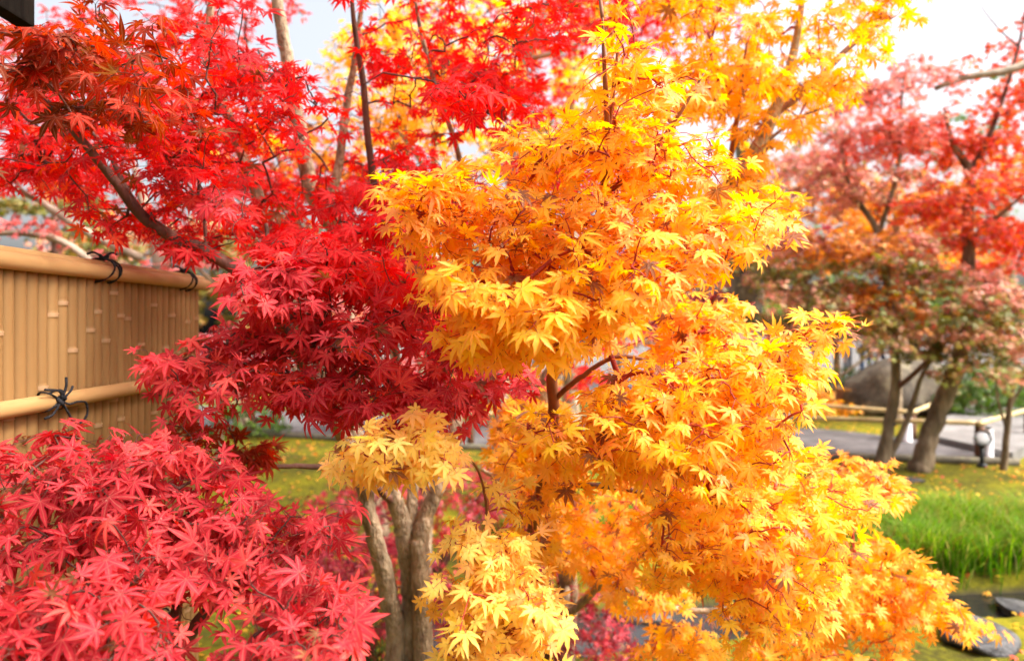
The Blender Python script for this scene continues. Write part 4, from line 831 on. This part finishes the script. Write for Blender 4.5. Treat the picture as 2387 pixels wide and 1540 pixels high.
bgtree("pale_trunk_maple", "scarlet maple with a pale trunk high behind the centre", (b[0], 5.0, -0.03),
       [("trunk", [np.array((b[0], 5.0, -0.03)), P(1170, 800, 5.0), P(1190, 500, 5.0), P(1210, 230, 5.0), P(1226, 140, 5.0), P(1250, 80, 5.0), P(1285, -10, 5.0), P(1310, -200, 5.0)], [0.06, 0.05, 0.045, 0.042, 0.042, 0.04, 0.036, 0.02], 'bark_pale'),
        ("limb", [P(1226, 140, 5.0), P(1330, 110, 4.9), P(1420, 60, 4.9)], [0.02, 0.014, 0.006], 'bark_pale'), ("limb", [P(1190, 500, 5.0), P(1280, 420, 4.8), P(1400, 380, 4.7)], [0.03, 0.02, 0.006], 'bark')],
       [blob(1280, 60, 5.2, 130, 100, .6), blob(1450, 20, 5.0, 170, 60, .6), blob(1620, 20, 5.2, 110, 50, .6), blob(1100, 130, 5.2, 150, 110, .6), blob(1250, 400, 4.6, 160, 90, .5), blob(1350, 330, 4.6, 120, 90, .5), blob(960, 420, 5, 150, 70, .6), blob(1380, 820, 4.6, 90, 60, .4)],
       620, 'red', 0.048, 203, tone=(0.6, 0.2), lod=1)
simple_tree("scarlet_maple", "scarlet maple filling the gaps behind the slanting stems", 905, 900, 4.6, 100, [blob(600, 400, 4.4, 200, 70, .6), blob(430, 330, 4.6, 180, 90, .6), blob(800, 440, 4.6, 150, 70, .6), blob(250, 430, 4.2, 160, 70, .5), blob(150, 220, 4.6, 200, 130, .6), blob(380, 130, 4.8, 130, 100, .6), blob(600, 300, 4.8, 90, 50, .5), blob(540, 20, 4.8, 80, 40, .5), blob(90, 60, 4.6, 120, 60, .5), blob(330, 20, 4.8, 120, 50, .5)], 700, 'red', 0.048, 204, rad=0.05, lean=-330, tone=(0.7, 0.2), lod=1)

# ---- left side behind the fence
b = np.array((-2.15, 4.3, -0.03))
bgtree("pale_limbed_maple", "nearly bare maple with pale grey limbs and a few pink leaves behind the fence", b,
       [("trunk", [b, P(395, 800, 4.3), P(380, 620, 4.3), P(358, 540, 4.3), P(335, 470, 4.3), P(310, 380, 4.3)], [0.08, 0.07, 0.058, 0.05, 0.035, 0.012], 'bark_pale'),
        ("limb", [P(385, 640, 4.3), P(270, 670, 4.1), P(212, 610, 4.0), P(160, 570, 3.95), P(100, 548, 3.9), P(0, 542, 3.85), P(-80, 560, 3.8)], [0.03, 0.028, 0.024, 0.022, 0.02, 0.017, 0.01], 'bark_pale'),
        ("limb", [P(330, 600, 4.2), P(240, 560, 4.1), P(170, 520, 4.05), P(90, 465, 4.0), P(0, 425, 3.95), P(-60, 400, 3.9)], [0.026, 0.024, 0.022, 0.018, 0.015, 0.008], 'bark_pale'),
        ("limb", [P(358, 540, 4.3), P(420, 560, 4.2), P(470, 600, 4.1)], [0.03, 0.02, 0.006], 'bark_pale'),
        ("limb", [P(90, 465, 4.0), P(50, 440, 3.9), P(20, 400, 3.9), P(-30, 380, 3.8)], [0.012, 0.01, 0.008, 0.004], 'bark_dark')],
       [blob(80, 500, 4.0, 150, 80, .4), blob(330, 590, 4.2, 100, 40, .4), blob(30, 420, 4.0, 90, 40, .4), blob(430, 600, 4.0, 80, 40, .4)], 70, 'pink', 0.045, 301, tone=(0.5, 0.25), lod=1, disc=0.2, pairs=2)
simple_tree("olive_tree", "olive green leafy tree behind the fence end", 130, 900, 8.5, 430, [blob(40, 620, 8.5, 180, 110, 1), blob(220, 560, 8.8, 160, 90, 1), blob(420, 600, 9, 130, 110, 1), blob(120, 480, 9, 150, 60, .8)], 430, 'olive', 0.07, 302, rad=0.12, bark='bark_dark', tone=(0.45, 0.25))
simple_tree("bronze_maple", "green and bronze maple between the fence end and the scarlet stems", 560, 900, 9.5, 520, [blob(500, 690, 9.5, 110, 80, .9), blob(640, 720, 9.8, 110, 90, .9), blob(560, 590, 9.8, 120, 70, .9), blob(720, 640, 10, 90, 80, .9)], 330, 'olive', 0.075, 303, rad=0.11, tone=(0.65, 0.28))
simple_tree("wine_maple", "low wine red weeping maple beyond the fence end", 510, 950, 6.4, 760, [blob(500, 810, 6.4, 120, 60, .6), blob(600, 860, 6.3, 90, 50, .5), blob(440, 870, 6.5, 80, 50, .5)], 330, 'wine', 0.05, 304, rad=0.05, tone=(0.65, 0.25), nl=5, narrow=0.7)
simple_tree("rose_maple", "rose coloured maple seen through the crimson bough", 820, 930, 9.0, 640, [blob(820, 790, 9, 140, 70, .8), blob(940, 850, 9.2, 120, 60, .8), blob(760, 700, 9.2, 120, 60, .7)], 300, 'pink', 0.065, 305, rad=0.08, tone=(0.4, 0.25))
simple_tree("small_gold_maple", "small golden maple between the railings and the path light", 1140, 950, 9.6, 860, [blob(1120, 880, 9.6, 110, 60, .6), blob(1210, 820, 9.6, 90, 70, .6), blob(1000, 900, 9.8, 90, 40, .6)], 230, 'amber', 0.06, 306, rad=0.05, tone=(0.4, 0.25))
simple_tree("low_gold_maple", "low golden maple behind the brown lantern box", 1890, 965, 11.0, 880, [blob(1890, 915, 11.0, 70, 38, .5), blob(1820, 900, 11.2, 60, 40, .5)], 130, 'amber', 0.07, 307, rad=0.04, tone=(0.4, 0.25))

# ---- the farther trees that close the view
FAR = [("olive", -13.5, 15, 5.4, "tall olive tree far off behind the left end of the fence"), ("orange", -10.2, 17, 5.0, "far orange tree over the fence rail"), ("dusky", -8.0, 14, 4.4, "far dusky maple above the fence corner"),
       ("olive", -5.6, 18, 5.0, "far olive tree behind the slanting stems"), ("coral", -3.6, 15.5, 4.0, "far coral maple low behind the crimson bough"), ("green", -1.6, 19, 4.6, "far green tree behind the scarlet maple"),
       ("orange", 0.5, 16, 4.3, "far orange maple behind the golden trunk"), ("wine", 2.8, 18, 4.6, "far wine red maple behind the golden leaves"), ("dusky", 5.0, 16, 4.8, "far dusky maple beside the thick grey trunk"),
       ("orange", 7.6, 13.5, 5.0, "far orange maple between the two leaning maples"), ("coral", 10.4, 17, 5.8, "far coral maple behind the people"), ("green", 15.2, 21, 9.6, "tall green tree against the sky at the upper right"),
       ("dusky", 13.2, 15.5, 5.2, "far dusky maple at the right edge"), ("olive", 15.5, 18, 5.4, "far olive tree behind the right edge"), ("green", 9.2, 22, 4.6, "far green tree behind the court"), ("olive", -17, 18, 6, "far olive tree outside the fence"), ("wine", 18.5, 20, 6, "far wine red tree at the far right")]
for k, (mt, x, y, h, lab) in enumerate(FAR):
    r = np.random.default_rng(400 + k); b = np.array((x, y, -0.03)); rw = h * 0.36
    bl = [(np.array((x + r.normal(0, rw * .45), y + r.normal(0, rw * .35), h * f)), (rw * r.uniform(.55, .8), rw * .6, h * r.uniform(.12, .17))) for f in (0.36, 0.48, 0.6, 0.72, 0.86)]
    limbs = [("trunk", [b, (x + .1, y, h * .25), (x - .1, y, h * .5), (x, y, h * .8)], [h * .03, h * .024, h * .016, h * .005], 'bark')] + [("limb", [(x, y, h * (.2 + .12 * i)), (np.array((x, y, h * .35)) + c) / 2, c], [h * .012, h * .008, h * .003], 'bark') for i, (c, _) in enumerate(bl[:4])]
    bgtree("far_tree", lab, b, limbs, bl, 330, mt, 0.11, 400 + k, disc=0.5, flat=0.1, nl=5, pairs=4, spacing=0.1, tone=(0.5, 0.28), group="trees closing the far side of the garden")

# ---- mounds and low plants
def mound(name, label, c, rx, ry, h, n, mat, size, seed, narrow=0.55, tone=(0.5, 0.25), cat="shrub", nl=7, lod=1):
    root, O = tree(name, label, c, None, cat); r = np.random.default_rng(seed)
    c = np.array(c, float); th = r.uniform(0, 2 * math.pi, n); ph = np.arccos(r.random(n)); rr = 1 - 0.3 * r.random(n) ** 2
    tg = c + np.stack([np.cos(th) * np.sin(ph) * rx * rr, np.sin(th) * np.sin(ph) * ry * rr, np.cos(ph) * h * rr * 0.95 + 0.05], 1)
    stems = []
    for k in range(6):
        a = k * 1.05; e = c + np.array((math.cos(a) * rx * .5, math.sin(a) * ry * .5, h * .6)); p = limb(root, "stem", [c, (c + e) / 2 + np.array((0, 0, h * .18)), e], [0.016, 0.011, 0.005], M['bark_dark'], O, 6, 5, 0.05, seed + k); stems.append(p)
    foliage(root, tg, np.vstack(stems), M[mat], M['twig_dark'], r, size, 3, lod, 0.3, narrow, False, nl, (0.7, 0.4, 0.45), 0.7, tone, size * .6, True, ("crown", "twig_sprays"), O, 0.0008, None, 0.03)
mound("laceleaf_maple", "low domed crimson laceleaf maple behind the clump of brown stems", (-0.45, 4.1, 0), 1.05, 0.75, 0.66, 520, 'wine', 0.04, 501, tone=(0.6, 0.25))
mound("laceleaf_maple", "small dark red laceleaf maple at the foot of the brown stems", (-0.72, 3.15, 0), 0.5, 0.4, 0.5, 240, 'wine', 0.038, 502, tone=(0.45, 0.25))
mound("laceleaf_maple", "crimson laceleaf maple low behind the pale yellow maple", (0.12, 2.95, 0), 0.42, 0.35, 0.42, 200, 'wine', 0.036, 503, tone=(0.45, 0.25))
mound("green_shrub", "small green shrub on the moss beyond the fence end", tuple(G(575, 1015)), 0.55, 0.4, 0.42, 150, 'green', 0.05, 504, 1.0, (0.5, 0.25), nl=5, lod=2)
mound("clipped_hedge", "clipped round green hedge left of the boulder", (6.35, 12.6, 0), 0.75, 0.55, 0.66, 420, 'green', 0.05, 505, 1.0, (0.3, 0.2), "hedge", 5, 2)
mound("green_shrub", "glossy green shrub behind the thick leaning trunk", tuple(P(2300, 945, 10.6) * (1, 1, 0)), 0.8, 0.5, 0.85, 330, 'green', 0.07, 506, 1.0, (0.45, 0.25), nl=5, lod=2)
mound("green_shrub", "dark green shrub under the far railing at the right edge", tuple(P(2390, 905, 11.5) * (1, 1, 0)), 0.7, 0.5, 0.7, 220, 'green', 0.06, 507, 1.0, (0.3, 0.2), nl=5, lod=2)

def blades(name, label, pts, h, wd, mat, kind, seed, bend=0.5, cat="grass"):
    r = np.random.default_rng(seed); n = len(pts); th = r.uniform(0, 2 * math.pi, n); hh = h * r.uniform(0.6, 1.15, n); bd = bend * r.uniform(0.3, 1.3, n) * hh
    d = np.stack([np.cos(th), np.sin(th), 0 * th], 1); s = np.stack([-np.sin(th), np.cos(th), 0 * th], 1); V = []
    for f, wf in ((0, 1), (0.4, 0.9), (0.75, 0.6), (1.0, 0.08)):
        c = pts + d * (bd * f ** 2)[:, None] + UP * (hh * (f - 0.28 * f ** 3 * bend))[:, None]
        V += [c - s * wd * wf, c + s * wd * wf]
    V = np.stack(V, 1).reshape(-1, 3); q = np.array([[0, 1, 3, 2], [2, 3, 5, 4], [4, 5, 7, 6]])
    F = (q[None] + (np.arange(n) * 8)[:, None, None]).reshape(-1, 4)
    tn = np.repeat(np.clip(r.normal(0.5, 0.33, n), 0, 1), 8); tp = np.tile(np.repeat([0, .4, .75, 1.0], 2), n)
    o = np_mesh(name, V, F, mat, None, True, {"tone": tn, "tip": tp}); tag(o, label, cat, None, kind); return o
M['grass'] = leaf_mat("bright_grass", [(0.0, (0.03, 0.11, 0.008)), (0.5, (0.11, 0.28, 0.012)), (0.85, (0.22, 0.40, 0.02)), (1.0, (0.5, 0.42, 0.15))], (0.30, 0.40, 0.03), 0.35, 0.45, 0.6, 0.1)
M['mondo'] = leaf_mat("dark_mondo_grass", [(0.0, (0.012, 0.035, 0.008)), (0.6, (0.03, 0.08, 0.012)), (1.0, (0.07, 0.15, 0.02))], (0.05, 0.1, 0.02), 0.3, 0.3)
def scatter(n, x0, x1, y0, y1, seed, f=lambda x, y: True):
    r = np.random.default_rng(seed); out = []
    while len(out) < n:
        x, y = r.uniform(x0, x1), r.uniform(y0, y1)
        if f(x, y): out.append((x, y, ground_z(x, y) - 0.005))
    return np.array(out)
r_ = np.random.default_rng(9); tc = np.array([(r_.uniform(1.5, 5.2), r_.uniform(4.02, 4.8)) for _ in range(150)])
tc[:, 1] += 0.15 * np.clip(tc[:, 0] - 2.2, 0, 3)
pts = np.vstack([np.stack([c[0] + r_.normal(0, 0.06, 90), c[1] + r_.normal(0, 0.05, 90)], 1) for c in tc])
pts = np.array([(x, y, ground_z(x, y) - 0.005) for x, y in pts])
blades("grass", "thick bright green grass on the bank behind the stream", pts, 0.34, 0.0035, M['grass'], "stuff", 11, 0.75)
tc = np.array([(r_.uniform(-0.3, 0.9), r_.uniform(4.6, 5.8)) for _ in range(36)])
pts = np.vstack([np.stack([c[0] + r_.normal(0, 0.07, 60), c[1] + r_.normal(0, 0.05, 60)], 1) for c in tc]); pts = np.array([(x, y, ground_z(x, y)) for x, y in pts])
blades("grass", "green grass patch behind the amber stems", pts, 0.26, 0.0035, M['grass'], "stuff", 12, 0.7)
tc = np.array([(r_.uniform(-0.98, -0.52), r_.uniform(2.68, 2.95)) for _ in range(14)])
pts = np.vstack([np.stack([c[0] + r_.normal(0, 0.04, 60), c[1] + r_.normal(0, 0.04, 60)], 1) for c in tc]); pts = np.array([(x, y, ground_z(x, y)) for x, y in pts])
blades("mondo_grass", "dark green mondo grass in the shade left of the brown stems", pts, 0.3, 0.003, M['mondo'], "stuff", 13, 0.8)

def fallen():
    r = np.random.default_rng(71)
    for nm, lab, mt, n, seed in (("fallen_leaves", "fallen yellow leaves scattered over the moss", 'gold', 5200, 1), ("fallen_leaves", "fallen red and pink leaves scattered over the moss", 'coral', 1700, 2)):
        p = []
        rr = np.random.default_rng(seed)
        while len(p) < n:
            y = rr.uniform(2.3, 12.5); x = rr.uniform(-0.8 * y - 0.4, 0.85 * y + 0.4)
            dens = 0.5 + 0.5 * mnoise.noise(Vector((x * .8, y * .8, seed)))
            if 8.3 < y + 0.16 * x < 9.9: dens *= 0.08
            if in_stream(x, y) < 0.4 and x > -0.6: dens *= 0.25
            if rr.random() < dens: p.append((x, y, max(ground_z(x, y), -0.083 if in_stream(x, y) < 0.45 and x > -0.6 else -9) + rr.uniform(0.006, 0.016)))
        p = np.array(p); n_ = len(p)
        ax = np.stack([rr.normal(0, 1, n_), rr.normal(0, 1, n_), rr.normal(0, 0.15, n_)], 1); nn = UP + rr.normal(0, 0.25, (n_, 3))
        o = leaves_mesh(nm, p, ax, nn, rr.uniform(0.024, 0.04, n_), np.clip(rr.normal(0.45, 0.25, n_), 0, 1), templates(2, 0.5), M[mt], None, (0, 0, 0), rr)
        tag(o, lab, "leaves", None, "stuff")
fallen()

# ---- stones
def stone(name, label, c, s, seed, mat, cat="stone", flat=0.0, sub=4, rot=0.0):
    bm = bmesh.new(); bmesh.ops.create_icosphere(bm, subdivisions=sub, radius=1.0); r = random.Random(seed); off = Vector((r.uniform(0, 50), r.uniform(0, 50), r.uniform(0, 50)))
    planes = [(Vector((r.gauss(0, 1), r.gauss(0, 1), r.gauss(0, .8))).normalized(), r.uniform(0.62, 0.9)) for _ in range(11)]
    if flat: planes.append((Vector((0.05, -0.05, 1)).normalized(), flat))
    for v in bm.verts:
        p = v.co.copy()
        for n_, d in planes:
            e = p.dot(n_) - d
            if e > 0: p -= n_ * e * 0.9
        p += v.co * (0.10 * mnoise.noise(v.co * 1.7 + off) + 0.04 * mnoise.noise(v.co * 5 + off) + 0.015 * mnoise.noise(v.co * 14 + off))
        q = Vector((p.x * s[0], p.y * s[1], p.z * s[2])); q.rotate(Matrix.Rotation(rot, 3, 'Z')); v.co = q
    o = bm_obj(name, bm, mat, None, True, c); return tag(o, label, cat)
M['rock'] = solid("lichen_boulder", [(0.3, (0.03, 0.025, 0.02)), (0.45, (0.08, 0.066, 0.05)), (0.58, (0.15, 0.125, 0.09)), (0.72, (0.30, 0.27, 0.17))], 3.2, 9, 0.95, 0.7, bscale=22)
M['slate'] = solid("dark_slate_stone", [(0.3, (0.02, 0.02, 0.022)), (0.52, (0.05, 0.048, 0.05)), (0.66, (0.11, 0.105, 0.10)), (0.78, (0.16, 0.17, 0.05))], 7, 9, 0.6, 0.6, bscale=40)
bc = P(2108, 955, 11.3); stone("boulder", "large grey brown boulder behind the far bamboo railing", (bc[0], 11.5, 0.18), (1.02, 0.7, 0.78), 12, M['rock'], "boulder", rot=0.2)
for u, v, sx, sy, sz, sd_, lab in ((2275, 1478, .26, .17, .10, 3, "flat dark slate stepping stone on the mossy near bank"), (2250, 1382, .30, .13, .07, 5, "flat wet dark stone lying along the stream"), (2400, 1400, .22, .12, .09, 6, "pale edged stone beside the stream at the right edge"), (1380, 1495, .2, .1, .05, 8, "dark stone at the stream edge beside the pale yellow maple"), (1480, 1395, .22, .1, .08, 10, "grey stone on the far bank of the stream"), (2130, 1120, .14, .1, .03, 14, "small pale stone at the base of the leaning trunk")):
    c = G(u, v); stone("stone", lab, (c[0], c[1], ground_z(c[0], c[1]) + sz * 0.25), (sx, sy, sz), sd_, M['slate'], "stone", 0.3, 4, 0.3 * sd_)

# ---- bamboo railings
M['bamboo'] = solid("weathered_bamboo", [(0.3, (0.42, 0.30, 0.13)), (0.5, (0.58, 0.44, 0.2)), (0.75, (0.68, 0.56, 0.3))], 5, 5, 0.5, 0.1, (1, 1, 1))
M['post'] = solid("brown_log_post", [(0.3, (0.08, 0.035, 0.018)), (0.6, (0.17, 0.08, 0.04)), (0.8, (0.25, 0.14, 0.08))], 12, 5, 0.75, 0.3, (1, 1, 0.3))
def railing(label, pl, h, posts):
    O = (pl[0][0], pl[0][1], 0); root = tag(empty("bamboo_railing", O), label, "railing"); r = np.random.default_rng(len(pl))
    for a, b in zip(pl[:-1], pl[1:]):
        a = np.array((*a, h)); b = np.array((*b, h)); L = np.linalg.norm(b - a); d = (b - a) / L; p, q = [], []
        s = -0.06
        p.append(a + d * s); q.append(0.026); s += 0.15
        while s < L:
            p += [a + d * (s - .02), a + d * s, a + d * (s + .02)]; q += [0.026, 0.030, 0.026]; s += r.uniform(.26, .36)
        p.append(b + d * 0.06); q.append(0.025); g = Geo(); g.tube(p, q, 10); g.build("rail", M['bamboo'], root, True, O)
    for x, y in posts:
        g = Geo(); g.tube([(x, y, -0.05), (x, y, h - 0.028)], [0.045, 0.043], 12, 0.03); pst = g.build("post", M['post'], root, True, O)
        g = Geo(); ring = [(x + 0.034 * math.cos(t), y - 0.01 + 0.02 * math.sin(2 * t), h + 0.034 * math.sin(t)) for t in np.linspace(0, 2 * math.pi, 14)]; g.tube(ring, [0.006] * 14, 5); g.build("cord", M['cord'], pst, True, O)
railing("near low bamboo railing along the moss side of the path", [(-6.5, 10.2), (-0.5, 8.22), (3.0, 7.95), (5.1, 7.45), (6.5, 8.6), (9, 10.9)], 0.41, [(-3.5, 9.2), (-0.5, 8.22), (1.8, 8.05), (3.0, 7.95), (5.1, 7.45), (6.5, 8.6)])
railing("far low bamboo railing in front of the boulder turning up to the right", [(-6.5, 12.4), (-0.6, 10.0), (3.7, 9.7), (5.04, 8.6), (9.9, 13.9)], 0.38, [(-3.5, 11.2), (-0.6, 10.0), (1.6, 9.84), (3.7, 9.7), (5.04, 8.6), (7.4, 11.2)])

# ---- path lights, spotlights, lantern box
M['white'] = solid("white_lamp_housing", [(0.3, (0.68, 0.68, 0.72)), (0.7, (0.8, 0.8, 0.83))], 6, 3, 0.4)
M['black'] = solid("black_lamp_housing", [(0.3, (0.008, 0.01, 0.012)), (0.7, (0.03, 0.035, 0.04))], 9, 3, 0.45)
M['glass'] = solid("pale_lamp_glass", [(0.3, (0.6, 0.64, 0.68)), (0.7, (0.82, 0.85, 0.88))], 3, 2, 0.15, spec=0.6)
def path_light(label, c, h, rad):
    root = tag(empty("path_light", c), label, "path light", "white path lights along the railings")
    g = Geo(); g.tube([(0, 0, 0.0), (0, 0, 0.012), (0, 0, 0.014), (0, 0, h - .02), (0, 0, h - .006), (0, 0, h)], [rad * 1.15, rad * 1.15, rad, rad, rad * .93, rad * .6], 20); g.build("housing", M['white'], root)
    g = Geo(); g.tube([(0, 0, h + 0.001), (0, 0, h + .02), (0, 0, h + .026)], [rad * .7, rad * .7, rad * .3], 16); g.build("cap", M['black'], root)
for (u, v, h, rd, lab) in ((2113, 1036, .3, .055, "white cylindrical path light left of the railing corner post"), (2303, 1072, .3, .045, "white cylindrical path light beside the black spotlight"), (1833, 1028, .3, .05, "white cylindrical path light at the edge of the orange leaves"), (1009, 1000, .34, .055, "white cylindrical path light seen between red and yellow leaves")):
    path_light(lab, tuple(G(u, v) + np.array((0, 0, 0.045))), h, rd)
def spotlight(label, c, h, rad, aim):
    root = tag(empty("spotlight", c), label, "spotlight", "black garden spotlights")
    g = Geo(); g.tube([(0, 0, -0.05), (0, 0, h - rad)], [0.022, 0.022], 10); g.tube([(0, 0, -0.01), (0, 0, 0.03)], [0.05, 0.045], 12); g.build("stake", M['black'], root)
    a = unit(np.array(aim, float)); o = np.array((0, 0, h))
    g = Geo(); g.tube([o - a * rad * 1.3, o - a * rad * 1.1, o - a * rad * .3, o + a * rad * .2, o + a * rad * .5], [rad * .3, rad * .6, rad * .9, rad * .98, rad * 1.04], 24, 0, False); hd = g.build("lamp_head", M['black'], root)
    g = Geo(); g.tube([o + a * rad * .1, o + a * rad * .36, o + a * rad * .42], [rad * .9, rad * .92, rad * .5], 24); g.build("lens", M['glass'], hd)
    g = Geo(); g.tube([(0.0, -rad * 0.2, h - rad * 1.15), (0, 0, h - rad * .7)], [0.02, 0.03], 8); g.build("bracket", M['black'], root)
c = G(2288, 1086); spotlight("black garden spotlight with white lens on a stake at the path corner", tuple(c), 0.29, 0.08, (-0.25, -0.85, 0.45))
c = G(2078, 1030); spotlight("black garden spotlight half hidden behind the slender trunk", tuple(c + np.array((0, 0, .04))), 0.24, 0.07, (0.3, 0.5, 0.9))
def lantern_box():
    c = P(1976, 960, 11.4) * (1, 1, 0); root = tag(empty("lantern_box", tuple(c)), "brown square lantern box with pale lid behind the railing", "lantern")
    m = solid("brown_lantern_wood", [(0.3, (0.14, 0.075, 0.06)), (0.7, (0.24, 0.15, 0.13))], 9, 4, 0.7)
    bm = bmesh.new(); add_box(bm, (0, 0, 0.19), (0.26, 0.26, 0.38), 0.5, 0.008); bm_obj("body", bm, m, root)
    bm = bmesh.new(); add_box(bm, (0, 0, 0.40), (0.29, 0.29, 0.04), 0.5, 0.006); bm_obj("lid", bm, M['rail'], root)
    bm = bmesh.new(); add_box(bm, (0, 0, -0.01), (0.3, 0.3, 0.03), 0.5, 0.004); bm_obj("plinth", bm, M['slate'], root)
lantern_box()

# ---- people far off on the court
def cloth(name, c): return solid(name, [(0.3, tuple(x * .75 for x in c)), (0.7, c)], 12, 4, 0.85)
SKIN = cloth("skin_tone", (0.62, 0.40, 0.29)); HAIR = cloth("dark_hair", (0.02, 0.016, 0.014)); SHOE = cloth("dark_shoe", (0.04, 0.035, 0.03))
def person(label, c, ht, face_dir, trou, top, stride=0.1, arm=0.0, bag=None):
    k = ht / 1.7; vs, es, rd = [], [], []
    def v(x, y, z, a, b=None): vs.append((x * k, y * k, z * k)); rd.append((a * k, (b or a) * k)); return len(vs) - 1
    def ch(i, *pts):
        for p in pts:
            j = v(*p); es.append((i, j)); i = j
        return i
    pel = v(0, 0, 0.93, 0.135, 0.10)
    ch(pel, (0, 0, 1.08, 0.125, 0.095), (0, 0.01, 1.25, 0.15, 0.10), (0, 0.01, 1.38, 0.14, 0.085), (0, 0, 1.47, 0.052), (0, -0.015, 1.54, 0.068, 0.078), (0, -0.02, 1.63, 0.078, 0.09), (0, -0.01, 1.695, 0.05, 0.055))
    neck = 3
    for s in (-1, 1):
        st = stride * s
        ch(pel, (0.085 * s, 0, 0.86, 0.092), (0.09 * s, -st * .4 - .01, 0.5, 0.062), (0.09 * s, -st * .2 + 0.02, 0.28, 0.056), (0.09 * s, -st * .6, 0.09, 0.042), (0.095 * s, -st * .6 - 0.1, 0.04, 0.04, 0.035), (0.095 * s, -st * .6 - 0.17, 0.03, 0.028))
        e = ch(neck, (0.17 * s, 0.01, 1.37, 0.058), (0.22 * s, 0.02, 1.12, 0.044), (0.215 * s, -0.10 - arm * .2, 0.95 + arm * .25, 0.036), (0.20 * s, -0.16 - arm * .2, 0.87 + arm * .35, 0.03, 0.022))
        for f in range(4): ch(e, (0.20 * s + (f - 1.5) * 0.014, -0.185 - arm * .2, 0.83 + arm * .37, 0.009), (0.20 * s + (f - 1.5) * 0.016, -0.20 - arm * .2, 0.79 + arm * .38 + 0.006 * abs(f - 1.5), 0.007))
        ch(e, (0.17 * s, -0.19 - arm * .2, 0.85 + arm * .37, 0.01), (0.155 * s, -0.205 - arm * .2, 0.82 + arm * .37, 0.008))
    me = bpy.data.meshes.new("tmp"); me.from_pydata(vs, es, []); o = bpy.data.objects.new("tmp", me); COL.objects.link(o)
    md = o.modifiers.new("skin", 'SKIN'); o.modifiers.new("sub", 'SUBSURF').levels = 1; md.use_smooth_shade = True
    for i, x in enumerate(rd): me.skin_vertices[0].data[i].radius = x
    me.skin_vertices[0].data[pel].use_root = True
    dg = bpy.context.evaluated_depsgraph_get(); m2 = bpy.data.meshes.new_from_object(o.evaluated_get(dg)); bpy.data.objects.remove(o)
    for m in (SKIN, top, trou, SHOE, HAIR): m2.materials.append(m)
    for p in m2.polygons:
        z = p.center.z / k; x = abs(p.center.x) / k; p.use_smooth = True
        p.material_index = 3 if z < 0.085 else 0 if z > 1.46 else 0 if (x > 0.14 and z < 0.93 + arm * .3) else 2 if z < 0.96 and x < 0.2 else 1
    root = tag(empty("person", tuple(c)), label, "person", "people on the far court"); root.rotation_euler = (0, 0, face_dir)
    b = bpy.data.objects.new("body", m2); link(b, root)
    bm = bmesh.new(); bmesh.ops.create_uvsphere(bm, u_segments=16, v_segments=10, radius=0.105 * k, matrix=Matrix.Translation((0, 0.012 * k, 1.62 * k)) @ Matrix.Diagonal((0.86, 1.0, 1.06, 1)))
    bmesh.ops.delete(bm, geom=[q for q in bm.verts if q.co.z < 1.60 * k and q.co.y < -0.01 * k], context='VERTS'); bm_obj("hair", bm, HAIR, root, True)
    bm = bmesh.new(); bmesh.ops.create_cone(bm, segments=8, radius1=0.02 * k, radius2=0.005 * k, depth=0.045 * k, cap_ends=True, matrix=Matrix.Translation((0, -0.108 * k, 1.59 * k)) @ Matrix.Rotation(math.radians(70), 4, 'X')); bm_obj("nose", bm, SKIN, b, True)
    for s in (-1, 1):
        bm = bmesh.new(); bmesh.ops.create_uvsphere(bm, u_segments=8, v_segments=6, radius=0.011 * k, matrix=Matrix.Translation((0.032 * s * k, -0.098 * k, 1.615 * k))); bm_obj("eye", bm, HAIR, b, True)
        bm = bmesh.new(); bmesh.ops.create_uvsphere(bm, u_segments=8, v_segments=6, radius=0.026 * k, matrix=Matrix.Translation((0.083 * s * k, -0.01 * k, 1.60 * k)) @ Matrix.Diagonal((.4, .8, 1.2, 1))); bm_obj("ear", bm, SKIN, b, True)
    if bag:
        bm = bmesh.new(); add_box(bm, (0.0, 0.19 * k, 1.2 * k), (0.30 * k, 0.16 * k, 0.40 * k), 0, 0.05 * k); bt = bm_obj("bag", bm, bag, None, True); bt.location = c; bt.rotation_euler = (0, 0, face_dir); tag(bt, "dark grey backpack worn by the person behind the boulder", "backpack")
JEAN = cloth("blue_denim", (0.05, 0.11, 0.24)); GREY = cloth("grey_cloth", (0.2, 0.21, 0.23)); NAVY = cloth("navy_cloth", (0.03, 0.035, 0.06)); WHITE = cloth("white_cloth", (0.6, 0.58, 0.56)); BLUE = cloth("blue_cloth", (0.12, 0.2, 0.6)); BLACK = cloth("black_cloth", (0.02, 0.02, 0.024)); BEIGE = cloth("beige_cloth", (0.45, 0.36, 0.26))
person("person in blue jeans and white top standing beyond the hedge", P(2017, 872, 18.2) * (1, 1, 0), 1.66, 2.6, JEAN, WHITE, 0.12)
person("person in grey striped trousers and beige top beside the one in jeans", P(1975, 872, 18.0) * (1, 1, 0), 1.62, 0.6, GREY, BEIGE, 0.04, 0.6)
person("person in navy trousers walking behind the slender trunk", P(2050, 872, 18.8) * (1, 1, 0), 1.64, 1.5, NAVY, GREY, 0.4)
person("person all in black with a grey backpack behind the boulder", P(2130, 872, 16.6) * (1, 1, 0), 1.72, 0.4, BLACK, BLACK, 0.1, 0.0, GREY)
person("person in a bright blue jacket near the right edge", P(2335, 872, 17.2) * (1, 1, 0), 1.66, -0.9, NAVY, BLUE, 0.2)
